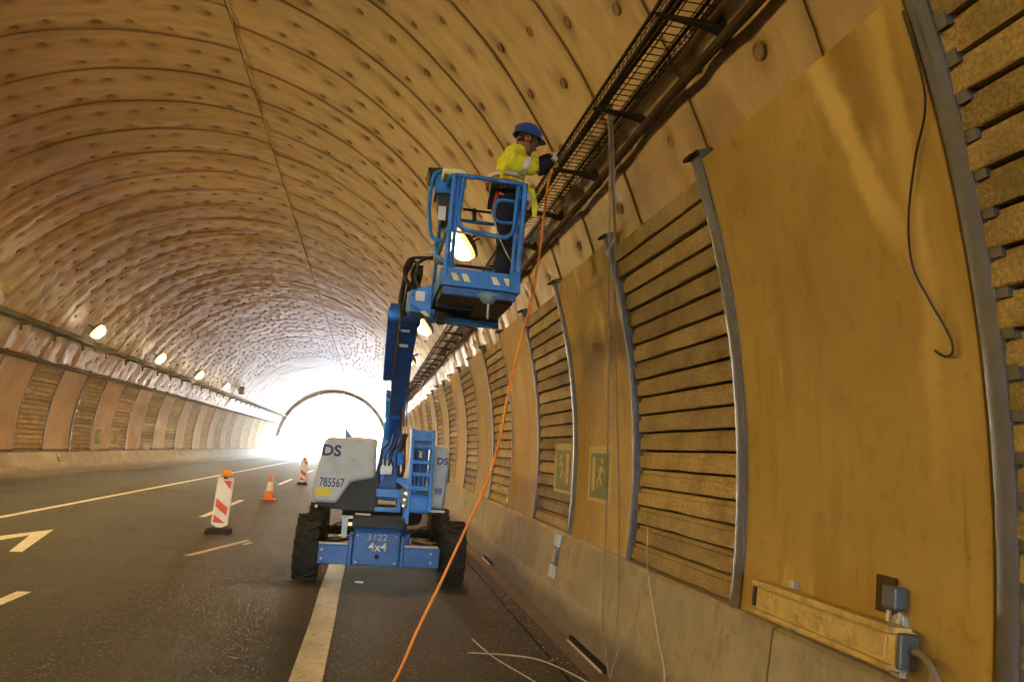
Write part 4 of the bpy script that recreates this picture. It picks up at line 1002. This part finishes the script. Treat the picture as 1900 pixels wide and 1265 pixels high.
# reflective bands: round the waist, the near arm, over the shoulder
def band(pts, r_, wd, mat='reflective', nm='reflective_band'):
    a, b = Vector(pts[0]), Vector(pts[1]); d = (b-a).normalized(); m = MB(); m.lathe([(r_*.96, -wd/2), (r_, -wd/2+.004), (r_, wd/2-.004), (r_*.96, wd/2)], (a+b)/2, d, 20); return m.build(nm, mat, WK, smooth=True)
band((rs_.lerp(re_, .40), rs_.lerp(re_, .50)), .093, .05); band((ls_.lerp(le_, .40), ls_.lerp(le_, .50)), .089, .05)
m = MB(); n = 28
def ell(c, ax, ay, z, tilt=0): return [c+Vector((math.cos(2*math.pi*k/n)*ax, math.sin(2*math.pi*k/n)*ay, z+tilt*math.cos(2*math.pi*k/n))) for k in range(n)]
cw = wp(938, 345)
def ringband(c, ax, ay, z0, z1, mat, nm):
    m = MB(); a = ell(c, ax, ay, z0); b = ell(c, ax, ay, z1); m.add(a+b, [(k, (k+1) % n, (k+1) % n+n, k+n) for k in range(n)]); o = m.build(nm, mat, WK, smooth=True)
    s_ = o.modifiers.new('solid', 'SOLIDIFY'); s_.thickness = .008; return o
ringband(cw, .172, .192, .035, .085, 'reflective', 'reflective_band')
ringband(cw+Vector((.0, 0, 0)), .182, .196, -.035, .000, 'red_strap', 'harness_belt')
# harness straps at the back, open jacket flap at the front
m = MB(); m.beam(wp(935, 338, -.185), wp(930, 362, -.19), .05, .02, X1); m.beam(wp(924, 355, -.17), wp(916, 390, -.14), .035, .02, X1); m.build('harness_strap', 'red_strap', WK, bevel=.004)
m = MB(); m.prism([wp(975, 345, -.10), wp(992, 352, -.10), wp(999, 385, -.10), wp(994, 404, -.10), wp(988, 400, -.10), wp(986, 372, -.10)], (0, .02, 0)); m.build('jacket_flap', 'hivis', WK, bevel=.004)
m = MB(); m.prism([wp(962, 352, -.14), wp(988, 360, -.13), wp(986, 374, -.13), wp(960, 366, -.14)], (0, .015, 0)); m.build('reflective_band', 'reflective', WK, bevel=.003)
# gloves with five fingers closing on the tray
def glove(wr, tgt, side):
    d = (tgt-wr).normalized(); up_ = Vector((0, side, .25)).normalized(); v_ = d.cross(up_).normalized(); w_ = v_.cross(d).normalized()
    P = [(wr-d*.035, .040), (wr+d*.01, .036), (wr+d*.055, (.042, .026))]; E = [(0, 1), (1, 2)]
    for k, (off, L) in enumerate(((-.033, .060), (-.011, .072), (.011, .068), (.033, .052))):
        b0 = wr+d*.082+w_*off; b1 = b0+d*L*.5-v_*.006; b2 = b1+d*L*.30-v_*.028; b3 = b2-v_*.026-d*.006
        i = len(P); P += [(b0, .0125), (b1, .0115), (b2, .0105), (b3, .0095)]; E += [(2, i), (i, i+1), (i+1, i+2), (i+2, i+3)]
    t0 = wr+d*.035-w_*.040; t1 = t0+d*.035-w_*.022-v_*.016; t2 = t1+d*.028-v_*.02
    i = len(P); P += [(t0, .015), (t1, .013), (t2, .011)]; E += [(1, i), (i, i+1), (i+1, i+2)]
    skin('glove', P, E, 'glove', WK, root=1, sub_=1)
glove(rw_, wp(1052, 292, -.06), 1); glove(lw_, wp(1053, 284, .08), -1)
# head with a face, turned to the tray (+x)
def head(c):
    m = MB(); nu, nv = 28, 20; vs = []
    for i in range(nv+1):
        ph = math.pi*i/nv
        for j in range(nu):
            th = 2*math.pi*j/nu
            x, y, z = math.sin(ph)*math.cos(th), math.sin(ph)*math.sin(th), math.cos(ph)
            rx, ry, rz = .098, .077, .118
            X, Y, Z = x*rx, y*ry, z*rz
            if z < -.1:                                   # jaw narrows and comes forward
                k = min(1, (-z-.1)/.9); Y *= 1-.35*k; X = X*(1-.25*k)+.022*k
            fr = max(0, x)
            if fr > .6:
                e = math.exp
                X += .030*e(-((y/.16)**2+((z+.14)/.13)**2)) + .016*e(-((y/.12)**2+((z-.02)/.16)**2))   # nose
                X += .007*e(-((y/.5)**2+((z-.22)/.07)**2))                                               # brow
                X -= .010*e(-(((abs(y)-.34)/.16)**2+((z-.08)/.08)**2))                                   # eye sockets
                X += .008*e(-((y/.25)**2+((z+.47)/.06)**2)) - .006*e(-((y/.25)**2+((z+.53)/.03)**2))     # lips
                X += .012*e(-((y/.25)**2+((z+.82)/.12)**2))                                              # chin
            vs.append(c+Vector((X, Y, Z)))
    fs = [(i*nu+j, (i+1)*nu+j, (i+1)*nu+(j+1) % nu, i*nu+(j+1) % nu) for i in range(nv) for j in range(nu)]
    m.add(vs, fs)
    return m.build('head', 'skin', WK, smooth=True)
hc = wp(978, 262)
tilt = Matrix.Rotation(R(8), 4, 'Y')
hd = head(Vector((0, 0, 0))); hd.data.transform(Matrix.Translation(hc) @ tilt)
def onhead(m): 
    m.v = [tuple(hc + tilt.to_3x3() @ Vector(v)) for v in m.v]; return m
for s_ in (-1, 1):
    m = MB(); m.lathe([(.012, 0), (.013, .006), (.006, .010)], (.079, s_*.030, .012), (1, s_*.25, 0), 10); onhead(m).build('eye', 'white_plastic', hd, smooth=True)
    m = MB(); m.lathe([(.006, 0), (.006, .003)], (.088, s_*.032, .012), (1, s_*.25, 0), 8); onhead(m).build('pupil', 'hair', hd)
    m = MB(); m.lathe([(.030, -.006), (.034, 0), (.026, .010), (.014, .004)], (-.005, s_*.074, -.005), (0, s_, .0), 14); o = onhead(m).build('ear', 'skin', hd, smooth=True)
m = MB(); vs = []; nu = 16
for i in range(5):
    for j in range(nu+1):
        a = R(62)+(R(236))*j/nu; zz = .03-.018*i
        vs.append((math.cos(a)*.100*(1-.02*i), math.sin(a)*.081*(1-.02*i), zz))
m.add(vs, [(i*(nu+1)+j, (i+1)*(nu+1)+j, (i+1)*(nu+1)+j+1, i*(nu+1)+j+1) for i in range(4) for j in range(nu)]); onhead(m).build('hair', 'hair', hd, smooth=True)
m = MB(); m.tube(smooth_path([(.085, -.03, -.065), (.100, 0, -.066), (.085, .03, -.065)]), .006, 6); onhead(m).build('mouth', 'stubble', hd)
# helmet: dome with rim, peak, ridge and chin strap
m = MB(); nu, nv = 28, 9; vs = []
for i in range(nv+1):
    ph = math.pi/2*i/nv
    for j in range(nu):
        th = 2*math.pi*j/nu; rx, ry, rz = .136, .112, .132
        vs.append((math.sin(ph)*math.cos(th)*rx-.006, math.sin(ph)*math.sin(th)*ry, math.cos(ph)*rz+.046))
fs = [(i*nu+j, (i+1)*nu+j, (i+1)*nu+(j+1) % nu, i*nu+(j+1) % nu) for i in range(nv) for j in range(nu)]
b = len(vs)
for j in range(nu):
    th = 2*math.pi*j/nu; ext = .010+.042*max(0, math.cos(th))**3
    vs.append((math.cos(th)*(.136+ext)-.006, math.sin(th)*(.112+.010), .036-.014*max(0, math.cos(th))))
fs += [(nv*nu+j, b+j, b+(j+1) % nu, nv*nu+(j+1) % nu) for j in range(nu)]
m.add(vs, fs); hl = onhead(m).build('helmet', 'helmet_blue', WK, smooth=True)
s_ = hl.modifiers.new('solid', 'SOLIDIFY'); s_.thickness = .006
m = MB(); m.tube([(math.cos(a)*.146-.006, 0, math.sin(a)*.131+.042) for a in [R(25+130*k/10) for k in range(11)]], .010, 6); onhead(m).build('ridge', 'helmet_blue', hl, smooth=True)
m = MB()
for sd_ in (-1, 1): m.tube(smooth_path([(.045, sd_*.095, .05), (.03, sd_*.088, -.03), (.055, sd_*.045, -.115), (.06, 0, -.125)]), .0055, 5)
onhead(m).build('chin_strap', 'black_plastic', hl)

# ------------------------------------------------------------------ orange hose from the worker's hands to the road
hp = [(1024, 312, 6.42), (1016, 350, 6.40), (1008, 410, 6.36), (1001, 470, 6.32), (985, 560, 6.26), (964, 640, 6.22), (945, 720, 6.18), (928, 810, 6.14), (903, 895, 6.1), (862, 985, 6.05), (820, 1075, 6.0)]
pts = [at(*q) for q in hp]; g0 = onz(728, 1268, .02); pts += [at(776, 1165, 5.98), g0, g0+Vector((-.25, -.65, 0)), g0+Vector((-.1, -1.6, 0)), g0+Vector((.5, -2.6, 0))]
m = MB(); m.tube(smooth_path(pts, 8), .0115, 8); tag(m.build('orange_hose', 'orange_hose', smooth=True), 'orange hose hanging from the worker down to the road', 'hose')

# ------------------------------------------------------------------ traffic panels, cone
def board(name, base, h, wd, label, lampon=True, yaw=0.0, lean=0.0):
    o = thing(name, label, 'traffic panel', base, 'red and white traffic panels')
    rot = Matrix.Rotation(yaw, 4, 'Z') @ Matrix.Rotation(lean, 4, 'Y'); T = Matrix.Translation(base) @ rot
    def b_(m, nm, mat, par_, **k): m.v = [tuple(T @ Vector(v)) for v in m.v]; return m.build(nm, mat, par_, **k)
    m = MB(); m.prism([(-.21, -.16, 0), (.21, -.16, 0), (.19, -.13, .10), (.10, -.10, .12), (-.10, -.10, .12), (-.19, -.13, .10)], (0, .34, 0)); b_(m, 'base', 'rubber', o, bevel=.015)
    z0 = .12; q = wd/2
    prof = [(-q, z0+.05), (-q*.35, z0), (q*.35, z0), (q, z0+.05), (q, h-.03), (q*.85, h), (-q*.85, h), (-q, h-.03)]
    m = MB(); m.prism([(x, -.025, z) for x, z in prof], (0, .05, 0)); bd = b_(m, 'board', 'white_board', o, bevel=.008)
    qi = q*.76; H = h-.06; y_ = -.0275; zs = z0+.08; per = (H-zs)/2.55
    polys = [[(-qi, zs), (qi, zs), (-qi, zs+.62*per)], [(-qi, zs+1.02*per), (qi, zs+.42*per+.25*per), (qi, zs+1.22*per), (-qi, zs+1.60*per)], [(-qi*.1, H), (qi, H), (qi, H-.46*per)]]
    polys = [[(-qi, zs), (qi*.95, zs), (-qi, zs+.48*per)], [(-qi, zs+1.46*per), (qi, zs+.95*per), (qi, zs+.45*per+.0), (-qi, zs+.98*per)], [(-qi*.35, H), (qi, H), (qi, H-.50*per)]]
    for pl in polys:
        m = MB(); m.prism([(x, y_, z) for x, z in pl], (0, -.003, 0)); b_(m, 'stripe', 'red_stripe', bd)
    if lampon:
        m = MB(); m.lathe([(.045, 0), (.085, .03), (.09, .07), (.075, .12), (.03, .145)], (.0, 0, h-.005), (0, 0, 1), 16); lm = b_(m, 'warning_lamp', 'amber', o, smooth=True)
        m = MB(); m.lathe([(.05, -.03), (.05, .012)], (0, 0, h), (0, 0, 1), 12); b_(m, 'lamp_base', 'black_plastic', lm)
    return o
board('warning_board', onz(404, 990), 1.02, .29, 'red and white striped traffic panel with amber lamp left of the lift', yaw=R(-6), lean=R(1.5))
board('warning_board', Vector((-2.55, 32.5, 0)), 1.02, .29, 'far white traffic panel half hidden behind the grey cowl', yaw=R(10))
def cone(p, h, label):
    o = thing('traffic_cone', label, 'cone', p)
    s_ = h/.75
    m = MB(); m.prism([(p.x-.2*s_, p.y-.2*s_, 0.004), (p.x+.2*s_, p.y-.2*s_, .004), (p.x+.2*s_, p.y+.2*s_, .004), (p.x-.2*s_, p.y+.2*s_, .004)], (0, 0, .035*s_)); m.build('base', 'orange_plastic', o, bevel=.01)
    def rad(z): return (.145*(1-z/.79)+.025*z/.75)*s_
    for nm, z0, z1, mt in (('cone_body', .035, .27, 'orange_plastic'), ('white_sleeve', .27, .54, 'white_board'), ('cone_tip', .54, .75, 'orange_plastic')):
        e = .003 if mt == 'white_board' else 0
        m = MB(); m.lathe([(rad(z0)+e, z0*s_), (rad(z1)+e, z1*s_)], (p.x, p.y, 0), (0, 0, 1), 20); m.build(nm, mt, o, smooth=True)
cone(onz(498, 927), .74, 'small orange and white traffic cone on the dashed lane line')

# ------------------------------------------------------------------ wall fittings on the right
def cw_(th, y, off): return cpt(th, y, RAD-off)
def wall_frame(z, y, off):
    t = wall_th(z); N = Vector((-math.cos(t), 0, -math.sin(t))); U = Vector((-math.sin(t), 0, math.cos(t))); return cpt(t, y, RAD-off), N, U
def rectplate(c, N, U, w_, h_, th_, m=None):
    m = m or MB(); Yv = Vector((0, 1, 0)); q = [c+Yv*(a*w_/2)+U*(b_*h_/2) for a, b_ in ((-1, -1), (1, -1), (1, 1), (-1, 1))]; m.prism(q, N*th_); return m
def exit_sign(y, z, wd, hg, off, label, flip, side=1, fade=False):
    t = wall_th(z); t = t if side > 0 else math.pi-t
    N = Vector((-math.cos(t), 0, -math.sin(t))); U = Vector((-math.sin(t), 0, math.cos(t)))*(1 if side > 0 else -1); c = cpt(t, y, RAD-off); Yv = Vector((0, 1, 0))
    o = thing('wall_sign', label, 'sign', c, 'emergency exit signs')
    rectplate(c, N, U, wd, hg, .004).build('plate', 'sign_cream', o)
    rectplate(c+N*.0045+U*(-.02), N, U, wd*.80, hg*.80, .002).build('field', 'sign_green', o)
    # running figure and door, laid as thin cut-outs
    def sp(a, b_): return c+N*.0075+Yv*(a*wd*.4*flip)+U*(b_*hg*.4)
    fig = MB()
    for a, b_, w_ in (((-.25, .35), (-.05, -.10), .05), ((-.05, -.10), (.20, -.35), .035), ((-.05, -.10), (-.30, -.45), .035), ((.20, -.35), (.10, -.60), .03), ((-.22, .28), (.10, .12), .028), ((-.25, .30), (-.55, .10), .028)):
        fig.beam(sp(*a), sp(*b_), w_, .003, N.cross(sp(*b_)-sp(*a)).normalized())
    fig.lathe([(.035, 0), (.035, .002)], sp(-.28, .58), N, 12); fig.build('running_figure', 'sign_cream', o)
    d = MB(); q = [sp(.45, -.75), sp(.78, -.75), sp(.78, .75), sp(.45, .75)]; d.prism(q, N*.002); d.build('door_symbol', 'sign_cream', o)
exit_sign(8.98, 1.66, .86, .60, .050, 'faded exit sign on the slatted panel beside the grey strip', -1)
exit_sign(7.52, 1.64, .78, .58, .0445, 'faded green exit sign on the smooth panel behind thin cables', 1)
exit_sign(33.5, 1.42, 1.0, .75, .060, 'faint exit sign on a smooth panel of the left wall', 1, -1)
exit_sign(35.5, 1.42, 1.0, .75, .060, 'faint exit sign on a slatted panel of the left wall', -1, -1)
def delineator(c, N, U, label, s_=1.0):
    o = thing('delineator', label, 'reflector', c, 'barrier reflectors'); wd, hg = .16*s_, .40*s_
    rectplate(c+U*hg*.36, N, U, wd, hg*.28, .03).build('cap', 'pale_blue', o, bevel=.004); rectplate(c-U*hg*.36, N, U, wd, hg*.28, .03).build('cap', 'pale_blue', o, bevel=.004)
    rectplate(c, N, U, wd, hg*.436, .03).build('body', 'slate_blue', o); rectplate(c+N*.031, N, U, wd*.5, hg*.32, .004).build('reflector', 'sign_cream', o)
sl = Vector((2.305-2.235, 0, .90-.34)).normalized()
delineator(Vector((2.268, 8.62, .655)), Vector((-sl.z, 0, sl.x)), sl, 'blue and white reflector on the right barrier below the signs', 1.22)
sl = Vector((-10.87+10.66, 0, .76-.34)).normalized()
delineator(Vector((-10.765, 29.3, .56)), Vector((sl.z, 0, -sl.x)), sl*1, 'small blue and white reflector on the left barrier', 1.1)

# old linear light fitting low on the near panel
o = thing('linear_light', 'grimy yellowed linear light fitting low on the near panel', 'light fitting', (2.35, 3.5, 1.05))
def lf(y, z, off): return wall_frame(z, y, off)
c, N, U = wall_frame(1.06, 3.46, .075); Yv = Vector((0, 1, 0)); Lh = .57
def lbox(u0, u1, n0, n1, a=-Lh, b_=Lh):
    m = MB(); m.prism([c+Yv*a+U*u0+N*n0, c+Yv*a+U*u1+N*n0, c+Yv*a+U*u1+N*n1, c+Yv*a+U*u0+N*n1], Yv*(b_-a)); return m
lbox(-.085, .07, 0, .10).build('body', 'aged_white', o, bevel=.006)
lbox(.052, .085, .02, .135).build('top_flange', 'aged_white', o, bevel=.006)
lbox(-.095, -.070, .02, .125).build('bottom_flange', 'aged_white', o, bevel=.006)
lbox(-.055, .040, .101, .112, -Lh+.05, Lh-.03).build('diffuser', 'aged_white', o, bevel=.003)
lbox(-.085, .065, .005, .10, -Lh-.028, -Lh-.004).build('end_cap', 'slate_blue', o, bevel=.012)
lbox(-.06, .06, -.005, .11, Lh+.003, Lh+.03).build('end_cap', 'black_plastic', o, bevel=.006)
for a in (-.45, .40):
    lbox(-.14, .12, -.045, -.002, a-.03, a+.03).build('mounting_bracket', 'galv', o, bevel=.004)
jb = thing('junction_box', 'small grey junction box above the linear light fitting', 'junction box', wall_frame(1.25, 3.02, .07)[0])
c2, N2, U2 = wall_frame(1.25, 3.02, .045)
rectplate(c2+Yv*.09, N2, U2, .12, .16, .02).build('back_plate', 'dark_conduit', jb); rectplate(c2-Yv*.0, N2, U2, .085, .10, .075).build('box', 'slate_blue', jb, bevel=.012)
m = MB(); m.tube([c2+N2*.05-U2*.06+Yv*.02, c2+N2*.07-U2*.14+Yv*.0], .012, 6); m.build('gland', 'galv', jb)
m = MB(); m.tube([c2+N2*.03-U2*.06-Yv*.03, c2+N2*.06-U2*.15-Yv*.03], .012, 6); m.build('gland', 'galv', jb)
p0 = c-Yv*(Lh+.07)+N*.05; m = MB(); m.tube(smooth_path([p0+Yv*.02, p0-Yv*.05-U*.01, p0-Yv*.12-U*.08, p0-Yv*.16-U*.2, p0-Yv*.18-U*.4]), .016, 7); tag(m.build('supply_cable', 'cable_grey', smooth=True), 'short grey cable leaving the end of the linear light', 'cable')

# hanging black cable on the near smooth panel, thin cables down to the barrier
m = MB(); pts = [wall_frame(z, y, .085 if i < 2 else .062)[0] for i, (y, z) in enumerate(((2.5, 3.72), (2.51, 3.36), (2.66, 3.16), (2.77, 2.93), (2.80, 2.72), (2.73, 2.54), (2.65, 2.38), (2.645, 2.31), (2.69, 2.30), (2.74, 2.33)))]
m.tube(smooth_path(pts), .0055, 6); tag(m.build('hanging_cable', 'cable_black', smooth=True), 'loose black cable hanging down the near smooth panel', 'cable')
for i, lb in enumerate(('left one of two thin cables hanging from the tray past the sign', 'right one of two thin cables hanging from the tray past the sign')):
    d_ = 0 if i == 0 else 1
    pl = [(1131+4*d_, 196, 5.12), (1131+9*d_, 330, 5.25), (1131+10*d_, 450, 5.38), (1129+12*d_, 600, 5.55), (1128+18*d_, 800, 5.78), (1125+24*d_, 950, 5.93), (1120+28*d_, 1100, 6.05), (1118+26*d_, 1180, 6.1)]
    pts = [at(*q) for q in pl]; e_ = pts[-1]; pts += [Vector((min(2.16, e_.x+.02), e_.y-.03, .25)), Vector((2.10, e_.y-.05, .02)), Vector((2.04, e_.y-.5, .018))]
    m = MB(); m.tube(smooth_path(pts), .0065, 6); tag(m.build('thin_cable', 'cable_grey', smooth=True), lb, 'cable')
m = MB(); m.tube([at(1128, 190, 5.14), at(1136, 330, 5.6), at(1141, 440, 6.35), wall_frame(3.70, 6.44, .09)[0]], .014, 8); tag(m.build('conduit', 'galv', smooth=True), 'grey conduit dropping from the right tray to the panel top', 'conduit')
m = MB(); m.tube(smooth_path([(2.33, 5.95, 1.25), (2.27, 5.75, .92), (2.24, 5.45, .55), (2.205, 5.2, .30), (2.12, 5.05, .05)]), .006, 6); tag(m.build('pale_wire', 'wire_pale', smooth=True), 'pale wire trailing down the barrier below the slatted panel', 'wire')
m = MB(); m.tube(smooth_path([(1.12, 7.14, .06), (1.25, 6.69, .02), (1.45, 6.1, .012), (1.55, 5.7, .012)]), .006, 6); tag(m.build('pale_wire', 'wire_pale', smooth=True), 'straighter pale wire lying on the road near the right gutter', 'wire', 'wire offcuts on the road')
m = MB(); m.tube(smooth_path([(1.04, 6.82, .02), (1.42, 6.70, .035), (1.67, 6.55, .03), (1.88, 6.12, .015), (1.95, 5.8, .012)]), .006, 6); tag(m.build('pale_wire', 'wire_pale', smooth=True), 'curved pale wire lying on the road near the right gutter', 'wire', 'wire offcuts on the road')
m = MB(); m.prism([(.00, 10.15, .004), (.10, 10.13, .004), (.11, 10.20, .004), (.01, 10.21, .004)], (0, 0, .012)); tag(m.build('litter', 'white_plastic'), 'small white scrap on the road under the lift front', 'litter')

# ------------------------------------------------------------------ thin haze in the tunnel air
HAZE = .0018
if HAZE:
    m = MB(); m.box((0, 0, 6.1), (840, 840, 14.4)); hz = m.mesh('haze', 'ground'); hz.materials.clear()
    hm = bpy.data.materials.new('haze'); hm.use_nodes = True; ht = hm.node_tree; ht.nodes.clear()
    ho = ht.nodes.new('ShaderNodeOutputMaterial'); hv = ht.nodes.new('ShaderNodeVolumePrincipled'); hv.inputs['Color'].default_value = (.9, .93, 1, 1); hv.inputs['Density'].default_value = HAZE; hv.inputs['Anisotropy'].default_value = .7
    ht.links.new(hv.outputs[0], ho.inputs['Volume']); hz.materials.append(hm)
    tag(link('haze', hz), kind='stuff')
